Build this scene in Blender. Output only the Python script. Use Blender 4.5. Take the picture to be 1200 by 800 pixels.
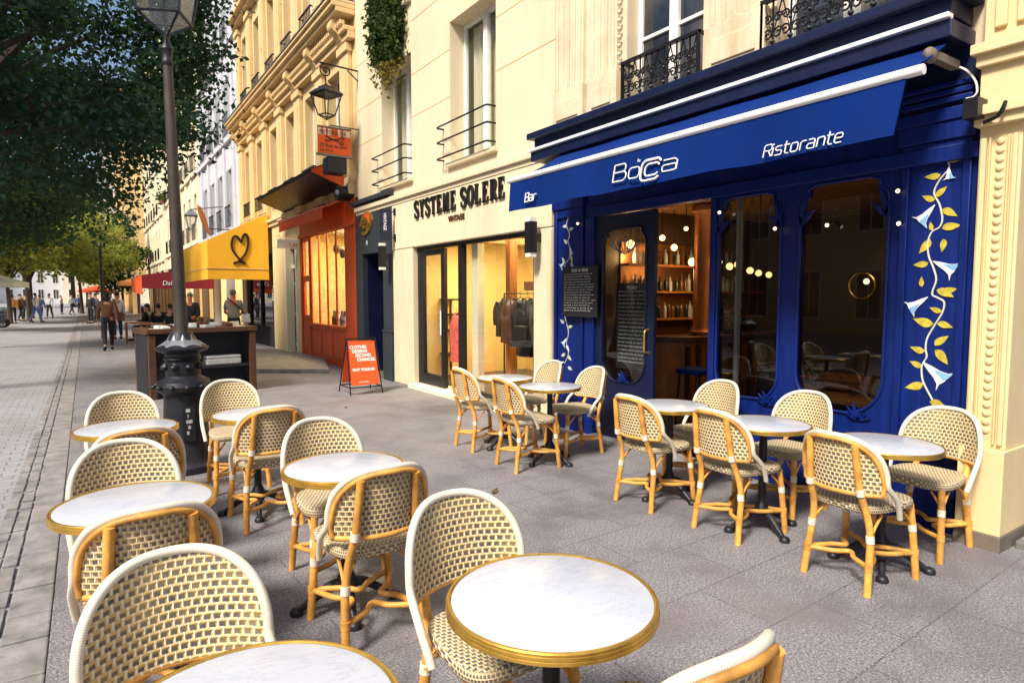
import bpy, bmesh, math, random
from mathutils import Vector, Matrix
from mathutils.geometry import tessellate_polygon

for o in list(bpy.data.objects): bpy.data.objects.remove(o)
S = bpy.context.scene
C = S.collection
PI = math.pi
rad = math.radians
RND = random.Random(11)

# ------------------------------------------------------------------ camera
AZ, TH, EYE = rad(33.98), rad(4.1), 1.58
cd = bpy.data.cameras.new('camera'); cam = bpy.data.objects.new('camera', cd); C.objects.link(cam)
cam.location = (0, 0, EYE); cam.rotation_euler = (PI/2-TH, 0, -AZ)
cd.sensor_width = 36; cd.lens = 22.2; cd.clip_start = 0.05; cd.clip_end = 2000
S.camera = cam

# ------------------------------------------------------------------ sky, sun, exposure
SUN = Vector((-0.62, -0.27, 0.76)).normalized()           # towards the sun
w = bpy.data.worlds.new('World'); S.world = w; w.use_nodes = True
nt = w.node_tree; bg = nt.nodes['Background']
sky = nt.nodes.new('ShaderNodeTexSky'); sky.sky_type = 'NISHITA'; sky.sun_disc = False
sky.sun_elevation = math.asin(SUN.z); sky.sun_rotation = math.atan2(SUN.x, SUN.y)
sky.air_density = 1.0; sky.dust_density = 2.5; sky.ozone_density = 1.0
nt.links.new(sky.outputs[0], bg.inputs[0]); bg.inputs[1].default_value = 0.115
sl = bpy.data.lights.new('sun', 'SUN'); sl.energy = 4.3; sl.angle = rad(13); sl.color = (1.0, 0.92, 0.81)
so = bpy.data.objects.new('sun', sl); C.objects.link(so); so.rotation_euler = SUN.to_track_quat('Z', 'Y').to_euler()
so.location = (-20, 8, 30)
S.view_settings.view_transform = 'Standard'; S.view_settings.look = 'None'
S.view_settings.exposure = 0.58; S.view_settings.gamma = 1.0
S.view_settings.use_curve_mapping = False
S.render.resolution_x, S.render.resolution_y = 1024, 682
S.cycles.max_bounces = 8; S.cycles.transparent_max_bounces = 16

# ------------------------------------------------------------------ survey: turns a reading of the photograph into metres
def _ray(x, y):
    f = 740.0
    r = Vector((math.cos(AZ), -math.sin(AZ), 0)); fw = Vector((math.sin(AZ)*math.cos(TH), math.cos(AZ)*math.cos(TH), -math.sin(TH)))
    u = r.cross(fw)
    return fw + r*((x-600)/f) + u*((400-y)/f)
def onX(x, y, X):
    d = _ray(x, y); t = X/d.x; return Vector((0, 0, EYE)) + d*t
def onY(x, y, Y):
    d = _ray(x, y); t = Y/d.y; return Vector((0, 0, EYE)) + d*t
def onZ(x, y, Z):
    d = _ray(x, y); t = (Z-EYE)/d.z; return Vector((0, 0, EYE)) + d*t

# ------------------------------------------------------------------ materials
MATS = {}
def _n(nt, t, **k):
    n = nt.nodes.new(t)
    for a, b in k.items(): setattr(n, a, b)
    return n
def mixc(nt, fac, a, b, blend='MIX'):
    m = _n(nt, 'ShaderNodeMix', data_type='RGBA', blend_type=blend)
    for s, v in ((0, fac), (6, a), (7, b)):
        if hasattr(v, 'is_linked'): nt.links.new(v, m.inputs[s])
        else: m.inputs[s].default_value = v if s == 0 else (*v, 1) if len(v) == 3 else v
    return m.outputs[2]
def mth(nt, op, a, b=0.0, c=None):
    m = _n(nt, 'ShaderNodeMath', operation=op)
    for s, v in ((0, a), (1, b), (2, c)):
        if v is None: continue
        if hasattr(v, 'is_linked'): nt.links.new(v, m.inputs[s])
        else: m.inputs[s].default_value = v
    return m.outputs[0]
def ramp(nt, x, lo, hi):
    m = _n(nt, 'ShaderNodeMapRange'); m.inputs[1].default_value = lo; m.inputs[2].default_value = hi
    nt.links.new(x, m.inputs[0]); return m.outputs[0]
def noise(nt, co, scale, detail=4, rough=.55, stretch=None):
    if stretch:
        mp = _n(nt, 'ShaderNodeMapping'); mp.inputs['Scale'].default_value = stretch
        nt.links.new(co, mp.inputs[0]); co = mp.outputs[0]
    n = _n(nt, 'ShaderNodeTexNoise'); n.inputs['Scale'].default_value = scale
    n.inputs['Detail'].default_value = detail; n.inputs['Roughness'].default_value = rough
    nt.links.new(co, n.inputs['Vector']); return n.outputs['Fac']
def base(name):
    m = bpy.data.materials.new(name); m.use_nodes = True
    nt = m.node_tree; p = nt.nodes['Principled BSDF']
    tc = _n(nt, 'ShaderNodeTexCoord')
    return m, nt, p, tc
def bump(nt, p, h, strength=.3, dist=.01):
    b = _n(nt, 'ShaderNodeBump'); b.inputs['Strength'].default_value = strength; b.inputs['Distance'].default_value = dist
    nt.links.new(h, b.inputs['Height']); nt.links.new(b.outputs[0], p.inputs['Normal'])
def mat(name, col, rough=.6, metal=0.0, var=.15, scale=6.0, fine=60.0, bmp=.15, stain=None, stretch=None, spec=.5, emit=None, estr=0, objvar=0.0):
    m, nt, p, tc = base(name)
    co = tc.outputs['Object']
    n1 = noise(nt, co, scale, 5, .6, stretch); n2 = noise(nt, co, fine, 3, .6, stretch)
    c = mixc(nt, ramp(nt, n1, .3, .7), [v*(1-var) for v in col], [min(1, v*(1+var)) for v in col])
    c = mixc(nt, mth(nt, 'MULTIPLY', ramp(nt, n2, .35, .75), var*.8), c, [v*.55 for v in col])
    if stain:
        sc, amt, scol = stain
        n3 = noise(nt, co, sc, 8, .72, (1, 1, .16))
        c = mixc(nt, mth(nt, 'MULTIPLY', ramp(nt, n3, .5, .75), amt), c, scol)
    if objvar:
        oi = _n(nt, 'ShaderNodeObjectInfo')
        hv = _n(nt, 'ShaderNodeHueSaturation'); nt.links.new(c, hv.inputs['Color'])
        nt.links.new(mth(nt, 'ADD', mth(nt, 'MULTIPLY', oi.outputs['Random'], objvar*2), 1-objvar), hv.inputs['Value'])
        c = hv.outputs[0]
    nt.links.new(c, p.inputs['Base Color'])
    r = mth(nt, 'ADD', mth(nt, 'MULTIPLY', n1, .25), rough-.12); nt.links.new(r, p.inputs['Roughness'])
    p.inputs['Metallic'].default_value = metal; p.inputs['Specular IOR Level'].default_value = spec
    if bmp: bump(nt, p, n2, bmp, .004)
    if emit:
        p.inputs['Emission Color'].default_value = (*emit, 1); p.inputs['Emission Strength'].default_value = estr
    MATS[name] = m; return m
M = MATS

mat('cream_render', (.69, .585, .395), .85, var=.05, scale=1.3, fine=90, bmp=.12, stain=(1.6, .55, (.50, .385, .225)))
mat('old_stone', (.68, .56, .39), .85, var=.14, scale=3, fine=40, bmp=.35, stain=(2.6, .75, (.42, .25, .11)))
mat('ochre_stone', (.70, .50, .24), .85, var=.09, scale=2, fine=50, bmp=.2, stain=(.9, .35, (.42, .25, .1)))
mat('yellow_stone', (.72, .565, .30), .75, var=.06, scale=3, fine=70, bmp=.15, stain=(2.5, .3, (.55, .35, .13)))
mat('grey_stone', (.56, .56, .60), .85, var=.08, scale=1, fine=30, bmp=.15, stain=(.7, .4, (.35, .33, .33)))
mat('pale_stone', (.80, .70, .50), .85, var=.08, scale=1, fine=30, bmp=.15, stain=(.6, .35, (.5, .38, .24)))
mat('plinth_grey', (.16, .13, .10), .7, var=.15)
mat('slate_roof', (.12, .13, .15), .6, var=.2)
mat('zinc', (.22, .23, .26), .5, .5, var=.15)
mat('blue_paint', (.0010, .013, .130), .45, var=.3, scale=3, fine=22, bmp=.18, stretch=(7, 7, .8), stain=(7, .3, (.008, .022, .12)), spec=.35)
mat('navy_paint', (.004, .009, .040), .4, var=.15, bmp=.08)
mat('awning_blue', (.0005, .019, .140), .9, var=.10, scale=3, fine=300, bmp=.12, stain=(1.5, .4, (.002, .028, .12)), spec=.15)
mat('white_metal', (.80, .80, .78), .45, var=.04)
mat('white_paint', (.78, .76, .70), .5, var=.05)
mat('letter_white', (.85, .86, .86), .5, var=.02)
mat('letter_black', (.012, .010, .010), .45, var=.1)
mat('black_metal', (.013, .013, .016), .4, .3, var=.2, bmp=.1)
mat('iron_dark', (.022, .024, .030), .42, .4, var=.3, scale=9, fine=60, bmp=.3, stain=(8, .3, (.07, .06, .055)))
mat('post_brown', (.050, .038, .028), .55, .2, var=.25, scale=7, fine=50, bmp=.3, stain=(5, .5, (.16, .13, .10)))
mat('charcoal_paint', (.028, .036, .045), .5, var=.15, bmp=.1)
mat('orange_paint', (.58, .075, .011), .42, var=.12, scale=5, bmp=.12, stain=(4, .35, (.25, .03, .006)))
mat('orange_cloth', (.62, .085, .012), .8, var=.08, fine=200)
mat('yellow_cloth', (.92, .47, .022), .8, var=.05, scale=2, fine=200, bmp=.08)
mat('red_cloth', (.20, .008, .016), .8, var=.1, fine=200)
mat('pale_cloth', (.62, .66, .52), .8, var=.06, fine=200)
mat('brown_wood', (.085, .034, .014), .45, var=.3, scale=3, fine=30, stretch=(1, 8, 8), bmp=.15)
mat('bar_wood', (.36, .13, .030), .35, var=.35, scale=3, fine=25, stretch=(6, 6, 1), bmp=.12)
mat('rattan', (.66, .315, .060), .5, var=.38, scale=11, fine=55, bmp=.3, objvar=.22, stain=(12, .45, (.33, .12, .02)))
mat('brass', (.72, .44, .085), .30, .85, var=.12, scale=20, bmp=.05)
mat('copper', (.38, .16, .065), .42, .8, var=.15)
mat('skin', (.55, .30, .20), .55, var=.08)
mat('skin_red', (.62, .20, .12), .55, var=.08)
mat('dark_cloth', (.012, .013, .020), .85, var=.25, fine=150)
mat('shirt_grey', (.30, .27, .24), .85, var=.1, fine=150)
mat('shirt_white', (.72, .74, .78), .85, var=.06, fine=150)
mat('shirt_brown', (.16, .070, .035), .8, var=.2, fine=150)
mat('shirt_orange', (.72, .32, .03), .8, var=.1, fine=150)
mat('shirt_blue', (.12, .20, .50), .8, var=.1, fine=150)
mat('jeans', (.025, .04, .10), .85, var=.2, fine=150)
mat('hair_dark', (.014, .010, .008), .6, var=.3)
mat('hair_grey', (.16, .14, .12), .6, var=.3)
mat('bark', (.060, .042, .028), .9, var=.35, scale=4, fine=25, bmp=.6, stretch=(1, 1, .3))
mat('paper', (.74, .73, .70), .7, var=.1, scale=20)
mat('paper_grey', (.42, .44, .44), .7, var=.15, scale=20)
mat('warm_wall', (.86, .64, .27), .8, var=.05, scale=2, bmp=.05)
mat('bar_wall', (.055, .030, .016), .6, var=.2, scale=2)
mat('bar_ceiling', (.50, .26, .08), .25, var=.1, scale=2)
mat('dark_floor', (.05, .04, .035), .4, var=.2)
mat('leather_dark', (.022, .015, .013), .4, var=.3, scale=9)
mat('leather_brown', (.10, .038, .018), .45, var=.3, scale=9)
mat('wool_grey', (.10, .095, .09), .9, var=.3, scale=9)
mat('dress_red', (.52, .09, .07), .8, var=.35, scale=14)
mat('dress_pink', (.62, .34, .25), .8, var=.3, scale=14)
mat('bottle_green', (.012, .022, .010), .15, var=.2)
mat('bottle_amber', (.12, .045, .012), .15, var=.2)
mat('slate_board', (.012, .012, .014), .6, var=.3, scale=12)
mat('chalk', (.62, .62, .60), .8, var=.2)
mat('vine_leaf', (.52, .42, .045), .6, var=.35, scale=30, fine=120)
mat('vine_stem', (.62, .62, .50), .6, var=.1)
mat('bell_white', (.74, .80, .84), .6, var=.12, scale=25)
mat('bell_blue', (.22, .42, .70), .6, var=.1)
mat('vine_pale', (.52, .54, .46), .6, var=.3, scale=30)
mat('etched', (.10, .13, .22), .5, var=.2)
mat('sign_orange', (.72, .085, .012), .5, var=.05)
mat('dry_leaf', (.16, .08, .03), .8, var=.3)
mat('grime', (.035, .03, .028), .9, var=.3)
mat('curtain', (.62, .55, .40), .9, var=.15, scale=8, stretch=(1, 6, .2))
mat('tile_red', (.26, .10, .06), .8, var=.2)
mat('bulb', (1, .8, .5), .5, var=0, bmp=0, emit=(1, .58, .20), estr=3.0)
mat('bulb_white', (1, .95, .85), .5, var=0, bmp=0, emit=(1, .78, .45), estr=2.6)
mat('lamp_panel', (1, .9, .6), .5, var=0, bmp=0, emit=(1, .78, .36), estr=5)
mat('lit_window', (.8, .5, .2), .6, var=.2, scale=3, emit=(1, .62, .2), estr=.55)

def glass(name, tint=(1, 1, 1), rough=0.0, ior=1.5, boost=1.0):
    m = bpy.data.materials.new(name); m.use_nodes = True; nt = m.node_tree; nt.nodes.clear()
    out = _n(nt, 'ShaderNodeOutputMaterial'); mx = _n(nt, 'ShaderNodeMixShader')
    t = _n(nt, 'ShaderNodeBsdfTransparent'); t.inputs[0].default_value = (*tint, 1)
    g = _n(nt, 'ShaderNodeBsdfGlossy'); g.inputs['Roughness'].default_value = rough
    fr = _n(nt, 'ShaderNodeFresnel'); ge = _n(nt, 'ShaderNodeNewGeometry')
    nt.links.new(mth(nt, 'ADD', mth(nt, 'MULTIPLY', ge.outputs['Backfacing'], 1/ior-ior), ior), fr.inputs['IOR'])
    nt.links.new(mth(nt, 'MULTIPLY', fr.outputs[0], boost), mx.inputs[0])
    nt.links.new(t.outputs[0], mx.inputs[1]); nt.links.new(g.outputs[0], mx.inputs[2]); nt.links.new(mx.outputs[0], out.inputs[0])
    MATS[name] = m
glass('shop_glass', (.93, .95, .94)); glass('lantern_glass', (.82, .86, .88), .12, 1.7)
glass('dark_glass', (.60, .62, .66))
def pane_mat():
    m, nt, p, tc = base('window_pane')
    n = noise(nt, tc.outputs['Object'], 1.2, 2)
    nt.links.new(mixc(nt, ramp(nt, n, .4, .65), (.015, .018, .028), (.10, .095, .085)), p.inputs['Base Color'])
    p.inputs['Roughness'].default_value = .06; p.inputs['Specular IOR Level'].default_value = .8
    MATS['window_pane'] = m
pane_mat()

def weave_mat(name, cream, tan, dark, cu, cv, mix_dark):
    """Woven strips over UV in metres: upright pale strands stepping over flat tan and dark strands."""
    m, nt, p, tc = base(name)
    sx = _n(nt, 'ShaderNodeSeparateXYZ'); nt.links.new(tc.outputs['UV'], sx.inputs[0])
    wob = noise(nt, tc.outputs['UV'], 40, 2)
    v = mth(nt, 'ADD', mth(nt, 'DIVIDE', sx.outputs[1], cv), mth(nt, 'MULTIPLY', wob, .22))
    row = mth(nt, 'FLOOR', v); fv = mth(nt, 'FRACT', v)
    par = mth(nt, 'MULTIPLY', mth(nt, 'PINGPONG', row, 1.0), .5)
    u = mth(nt, 'ADD', mth(nt, 'ADD', mth(nt, 'DIVIDE', sx.outputs[0], cu), par), mth(nt, 'MULTIPLY', wob, .18))
    fu = mth(nt, 'FRACT', u)
    strand = mth(nt, 'LESS_THAN', fu, .26)                       # upright pale strand
    flat = mth(nt, 'GREATER_THAN', fv, .50)                      # tan flat strand under each row
    streak = mth(nt, 'PINGPONG', mth(nt, 'MULTIPLY', fv, 9.0), 1.0)
    dk = mixc(nt, mth(nt, 'MULTIPLY', streak, .55), dark, [a*3.2+.02 for a in dark])
    tn = mixc(nt, mth(nt, 'MULTIPLY', streak, .5), tan, [a*.62 for a in tan])
    c = mixc(nt, mth(nt, 'MAXIMUM', flat, mth(nt, 'LESS_THAN', fu, .40)), dk, tn)
    c = mixc(nt, strand, c, cream)
    n = noise(nt, tc.outputs['Object'], 9, 3)
    c = mixc(nt, mth(nt, 'MULTIPLY', ramp(nt, n, .4, .7), .35), c, tan)
    oi = _n(nt, 'ShaderNodeObjectInfo'); hv = _n(nt, 'ShaderNodeHueSaturation'); nt.links.new(c, hv.inputs['Color'])
    nt.links.new(mth(nt, 'ADD', mth(nt, 'MULTIPLY', oi.outputs['Random'], .2), .9), hv.inputs['Value'])
    nt.links.new(hv.outputs[0], p.inputs['Base Color'])
    hs = mth(nt, 'MULTIPLY', strand, mth(nt, 'SINE', mth(nt, 'MULTIPLY', fu, PI/.26)))
    hf = mth(nt, 'MULTIPLY', flat, mth(nt, 'SINE', mth(nt, 'MULTIPLY', mth(nt, 'SUBTRACT', fv, .50), PI/.50)))
    bump(nt, p, mth(nt, 'MAXIMUM', hs, mth(nt, 'MULTIPLY', hf, .7)), .8, .006)
    p.inputs['Roughness'].default_value = .5
    MATS[name] = m
weave_mat('woven_back', (.86, .77, .55), (.64, .45, .18), (.050, .043, .042), .0260, .0230, 0)
weave_mat('woven_seat', (.84, .76, .57), (.60, .45, .22), (.055, .048, .050), .0215, .0190, 0)
def wrap_mat():
    m, nt, p, tc = base('white_wrap')
    sx = _n(nt, 'ShaderNodeSeparateXYZ'); nt.links.new(tc.outputs['UV'], sx.inputs[0])
    s = mth(nt, 'PINGPONG', mth(nt, 'MULTIPLY', sx.outputs[1], 330.0), 1.0)
    n = noise(nt, tc.outputs['Object'], 9, 4)
    c = mixc(nt, mth(nt, 'LESS_THAN', s, .22), (.70, .66, .54), (.52, .47, .36))
    c = mixc(nt, mth(nt, 'MULTIPLY', ramp(nt, n, .5, .8), .35), c, (.55, .45, .28))
    nt.links.new(c, p.inputs['Base Color']); bump(nt, p, s, .25, .0015); p.inputs['Roughness'].default_value = .45
    MATS['white_wrap'] = m
wrap_mat()
def marble_mat():
    m, nt, p, tc = base('marble')
    co = tc.outputs['Object']
    oi = _n(nt, 'ShaderNodeObjectInfo')
    ad = _n(nt, 'ShaderNodeVectorMath', operation='ADD'); nt.links.new(co, ad.inputs[0])
    mul = _n(nt, 'ShaderNodeVectorMath', operation='SCALE'); mul.inputs[0].default_value = (31, 17, 9); nt.links.new(oi.outputs['Random'], mul.inputs['Scale'])
    nt.links.new(mul.outputs[0], ad.inputs[1]); co = ad.outputs[0]
    n0 = noise(nt, co, 5, 8, .7, (1, 3, 1)); vein = mth(nt, 'ABSOLUTE', mth(nt, 'SUBTRACT', n0, .5))
    c = mixc(nt, ramp(nt, vein, 0, .024), (.42, .445, .50), (.50, .53, .60))
    n1 = noise(nt, co, 3, 4); c = mixc(nt, mth(nt, 'MULTIPLY', ramp(nt, n1, .4, .7), .4), c, (.46, .49, .56))
    n2 = noise(nt, co, 160, 2); c = mixc(nt, mth(nt, 'MULTIPLY', mth(nt, 'GREATER_THAN', n2, .66), .35), c, (.45, .47, .52))
    nt.links.new(c, p.inputs['Base Color']); p.inputs['Roughness'].default_value = .22
    MATS['marble'] = m
marble_mat()

def paving_mat():
    m, nt, p, tc = base('granite_paving')
    co = tc.outputs['Object']
    br = _n(nt, 'ShaderNodeTexBrick'); mp = _n(nt, 'ShaderNodeMapping')
    mp.inputs['Rotation'].default_value = (0, 0, rad(-2)); mp.inputs['Location'].default_value = (.31, .12, 0)
    nt.links.new(co, mp.inputs[0]); nt.links.new(mp.outputs[0], br.inputs['Vector'])
    br.inputs['Scale'].default_value = 1; br.inputs['Brick Width'].default_value = .86; br.inputs['Row Height'].default_value = .44
    br.inputs['Mortar Size'].default_value = .006; br.inputs['Mortar Smooth'].default_value = .4; br.offset = .43
    br.inputs['Color1'].default_value = (.176, .171, .184, 1); br.inputs['Color2'].default_value = (.196, .190, .203, 1)
    br.inputs['Mortar'].default_value = (.098, .094, .10, 1)
    c = br.outputs['Color']
    sp = noise(nt, co, 95, 4, .75); c = mixc(nt, mth(nt, 'MULTIPLY', ramp(nt, sp, .51, .60), .85), c, (.46, .43, .43))
    sp2 = noise(nt, co, 78, 4, .75); c = mixc(nt, mth(nt, 'MULTIPLY', ramp(nt, sp2, .51, .60), .85), c, (.055, .052, .062))
    st = noise(nt, co, 1.6, 8, .65); c = mixc(nt, mth(nt, 'MULTIPLY', ramp(nt, st, .46, .66), .7), c, (.085, .080, .092))
    st2 = noise(nt, co, .8, 5, .6); c = mixc(nt, mth(nt, 'MULTIPLY', ramp(nt, st2, .5, .7), .35), c, (.27, .225, .20))
    vo = _n(nt, 'ShaderNodeTexVoronoi'); vo.inputs['Scale'].default_value = 1.7; nt.links.new(co, vo.inputs['Vector'])
    gum = mth(nt, 'LESS_THAN', vo.outputs['Distance'], .028)
    c = mixc(nt, mth(nt, 'MULTIPLY', gum, .65), c, (.07, .06, .06))
    nt.links.new(c, p.inputs['Base Color'])
    h = mth(nt, 'ADD', mth(nt, 'MULTIPLY', br.outputs['Fac'], -.9), mth(nt, 'MULTIPLY', sp, .5))
    bump(nt, p, h, .5, .004); p.inputs['Roughness'].default_value = .62
    MATS['granite_paving'] = m
paving_mat()
def setts_mat():
    m, nt, p, tc = base('stone_setts')
    co = tc.outputs['Object']
    wob = _n(nt, 'ShaderNodeTexNoise'); wob.inputs['Scale'].default_value = 3; nt.links.new(co, wob.inputs['Vector'])
    ad = _n(nt, 'ShaderNodeVectorMath', operation='MULTIPLY_ADD'); nt.links.new(wob.outputs['Color'], ad.inputs[0])
    ad.inputs[1].default_value = (.05, .05, 0); nt.links.new(co, ad.inputs[2])
    br = _n(nt, 'ShaderNodeTexBrick'); nt.links.new(ad.outputs[0], br.inputs['Vector'])
    br.inputs['Scale'].default_value = 1; br.inputs['Brick Width'].default_value = .19; br.inputs['Row Height'].default_value = .12
    br.inputs['Mortar Size'].default_value = .009; br.inputs['Mortar Smooth'].default_value = .6
    br.inputs['Color1'].default_value = (.27, .27, .285, 1); br.inputs['Color2'].default_value = (.33, .33, .35, 1); br.inputs['Mortar'].default_value = (.19, .185, .19, 1)
    c = br.outputs['Color']
    n = noise(nt, co, 120, 3, .7); c = mixc(nt, mth(nt, 'MULTIPLY', ramp(nt, n, .5, .7), .5), c, (.42, .38, .35))
    st = noise(nt, co, .7, 6, .65); c = mixc(nt, mth(nt, 'MULTIPLY', ramp(nt, st, .45, .7), .55), c, (.22, .20, .195))
    nt.links.new(c, p.inputs['Base Color'])
    bump(nt, p, mth(nt, 'ADD', mth(nt, 'MULTIPLY', br.outputs['Fac'], -1.5), mth(nt, 'MULTIPLY', n, .4)), .6, .008)
    p.inputs['Roughness'].default_value = .55
    MATS['stone_setts'] = m
setts_mat()
mat('kerb_granite', (.25, .232, .228), .6, var=.34, scale=7, fine=75, bmp=.5, stain=(3, .65, (.115, .10, .095)))

def leaf_mat(name, a, b, trans):
    m, nt, p, tc = base(name)
    nt.nodes.remove(p); out = [n for n in nt.nodes if n.type == 'OUTPUT_MATERIAL'][0]
    n = noise(nt, tc.outputs['Object'], 1.1, 4); n2 = noise(nt, tc.outputs['Object'], 9, 2)
    c = mixc(nt, ramp(nt, n, .38, .64), a, b); c = mixc(nt, mth(nt, 'MULTIPLY', ramp(nt, n2, .35, .7), .5), c, [v*.55 for v in a])
    d = _n(nt, 'ShaderNodeBsdfPrincipled'); d.inputs['Roughness'].default_value = .65; d.inputs['Specular IOR Level'].default_value = .2; nt.links.new(c, d.inputs['Base Color'])
    t = _n(nt, 'ShaderNodeBsdfTranslucent'); nt.links.new(mixc(nt, .5, c, trans), t.inputs[0])
    mx = _n(nt, 'ShaderNodeMixShader'); mx.inputs[0].default_value = .35
    nt.links.new(d.outputs[0], mx.inputs[1]); nt.links.new(t.outputs[0], mx.inputs[2]); nt.links.new(mx.outputs[0], out.inputs[0])
    MATS[name] = m
leaf_mat('leaf_deep', (.012, .045, .036), (.035, .090, .045), (.09, .18, .03))
leaf_mat('leaf_mid', (.035, .075, .018), (.085, .13, .022), (.25, .28, .03))
leaf_mat('leaf_bright', (.13, .18, .03), (.40, .42, .09), (.75, .75, .15))  # yellow-green stands in for sun glowing through the far crowns
leaf_mat('leaf_ivy', (.030, .060, .016), (.060, .095, .022), (.10, .14, .02))
leaf_mat('leaf_ivy_sunlit', (.14, .14, .035), (.30, .25, .06), (.5, .3, .05))  # golden green paints sunlight onto the lowest ivy leaves

# ------------------------------------------------------------------ mesh builder
class MB:
    def __init__(s): s.v, s.f, s.uv = [], [], []
    def face(s, idx, uv=None): s.f.append(idx); s.uv.append(uv)
    def box(s, x0, x1, y0, y1, z0, z1):
        b = len(s.v)
        s.v += [(x0, y0, z0), (x1, y0, z0), (x1, y1, z0), (x0, y1, z0), (x0, y0, z1), (x1, y0, z1), (x1, y1, z1), (x0, y1, z1)]
        for q in ((3, 2, 1, 0), (4, 5, 6, 7), (0, 1, 5, 4), (1, 2, 6, 5), (2, 3, 7, 6), (3, 0, 4, 7)): s.face([b+i for i in q])
        return s
    def hexa(s, p):
        b = len(s.v); s.v += [tuple(q) for q in p]
        for q in ((3, 2, 1, 0), (4, 5, 6, 7), (0, 1, 5, 4), (1, 2, 6, 5), (2, 3, 7, 6), (3, 0, 4, 7)): s.face([b+i for i in q])
        return s
    def tube(s, pts, r, seg=8, caps=True, closed=False):
        P = [Vector(p) for p in pts]; n = len(P)
        rr = r if isinstance(r, (list, tuple)) else [r]*n
        b = len(s.v); L = 0; prev = None; ls = []
        for i in range(n):
            if closed: t = P[(i+1) % n]-P[i-1]
            else: t = P[min(i+1, n-1)]-P[max(i-1, 0)]
            t.normalize()
            if prev is None:
                a = Vector((0, 0, 1)) if abs(t.z) < .9 else Vector((1, 0, 0))
                nrm = (a - t*a.dot(t)).normalized()
            else:
                nrm = (prev - t*prev.dot(t)).normalized()
            prev = nrm; bn = t.cross(nrm)
            if i: L += (P[i]-P[i-1]).length
            ls.append(L)
            for k in range(seg):
                a = 2*PI*k/seg
                s.v.append(tuple(P[i]+(nrm*math.cos(a)+bn*math.sin(a))*rr[i]))
        rng = n if closed else n-1
        for i in range(rng):
            j = (i+1) % n
            l1 = ls[j] if j else L+(P[0]-P[-1]).length
            for k in range(seg):
                k2 = (k+1) % seg
                s.face([b+i*seg+k, b+i*seg+k2, b+j*seg+k2, b+j*seg+k], [(k/seg, ls[i]), ((k+1)/seg, ls[i]), ((k+1)/seg, l1), (k/seg, l1)])
        if caps and not closed:
            s.face([b+k for k in range(seg)][::-1]); s.face([b+(n-1)*seg+k for k in range(seg)])
        return s
    def lathe(s, prof, seg=24, c=(0, 0, 0), squash=1.0, lobes=None):
        b = len(s.v); n = len(prof)
        for r, z in prof:
            for k in range(seg):
                a = 2*PI*k/seg; q = r*(1+(lobes[1]*math.cos(a*lobes[0]) if lobes else 0))
                s.v.append((c[0]+q*math.cos(a), c[1]+q*math.sin(a)*squash, c[2]+z))
        for i in range(n-1):
            for k in range(seg):
                k2 = (k+1) % seg
                s.face([b+i*seg+k, b+i*seg+k2, b+(i+1)*seg+k2, b+(i+1)*seg+k])
        if prof[0][0] > 1e-5: s.face([b+k for k in range(seg)][::-1])
        if prof[-1][0] > 1e-5: s.face([b+(n-1)*seg+k for k in range(seg)])
        return s
    def sphere(s, c, r, seg=12, rings=8, sc=(1, 1, 1)):
        b = len(s.v)
        for i in range(rings+1):
            t = PI*i/rings
            for k in range(seg):
                a = 2*PI*k/seg
                s.v.append((c[0]+r*sc[0]*math.sin(t)*math.cos(a), c[1]+r*sc[1]*math.sin(t)*math.sin(a), c[2]-r*sc[2]*math.cos(t)))
        for i in range(rings):
            for k in range(seg):
                k2 = (k+1) % seg
                s.face([b+i*seg+k, b+i*seg+k2, b+(i+1)*seg+k2, b+(i+1)*seg+k])
        return s
    def plate(s, outline, holes, fn, t):
        """outline/holes in 2-D, fn(a, b, depth) -> 3-D; thickness t with real edges."""
        loops = [outline]+list(holes)
        tri = tessellate_polygon([[Vector((p[0], p[1], 0)) for p in l] for l in loops])
        flat = [p for l in loops for p in l]; n = len(flat); b = len(s.v)
        s.v += [tuple(fn(p[0], p[1], 0)) for p in flat]+[tuple(fn(p[0], p[1], t)) for p in flat]
        for a in tri: s.face([b+i for i in a]); s.face([b+n+i for i in a][::-1])
        o = 0
        for l in loops:
            for i in range(len(l)):
                j = (i+1) % len(l); s.face([b+o+i, b+o+j, b+n+o+j, b+n+o+i])
            o += len(l)
        return s
    def build(s, name, m, parent=None, smooth=None, bevel=0, off=None, fix=True):
        me = bpy.data.meshes.new(name); me.from_pydata(s.v, [], s.f)
        if any(s.uv):
            ul = me.uv_layers.new(name='UVMap'); i = 0
            for f, u in zip(s.f, s.uv):
                for k in range(len(f)):
                    if u: ul.data[i].uv = u[k]
                    i += 1
        if fix:
            bm = bmesh.new(); bm.from_mesh(me); bmesh.ops.recalc_face_normals(bm, faces=bm.faces); bm.to_mesh(me); bm.free()
        me.materials.append(M[m] if isinstance(m, str) else m)
        if smooth is not None:
            me.shade_smooth(); me.set_sharp_from_angle(angle=rad(smooth))
        o = bpy.data.objects.new(name, me); C.objects.link(o)
        if bevel:
            bv = o.modifiers.new('bevel', 'BEVEL'); bv.width = bevel; bv.segments = 2; bv.limit_method = 'ANGLE'; bv.angle_limit = rad(40)
        if parent is not None:
            o.parent = parent
            if off: o.location = off
        return o

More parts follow.
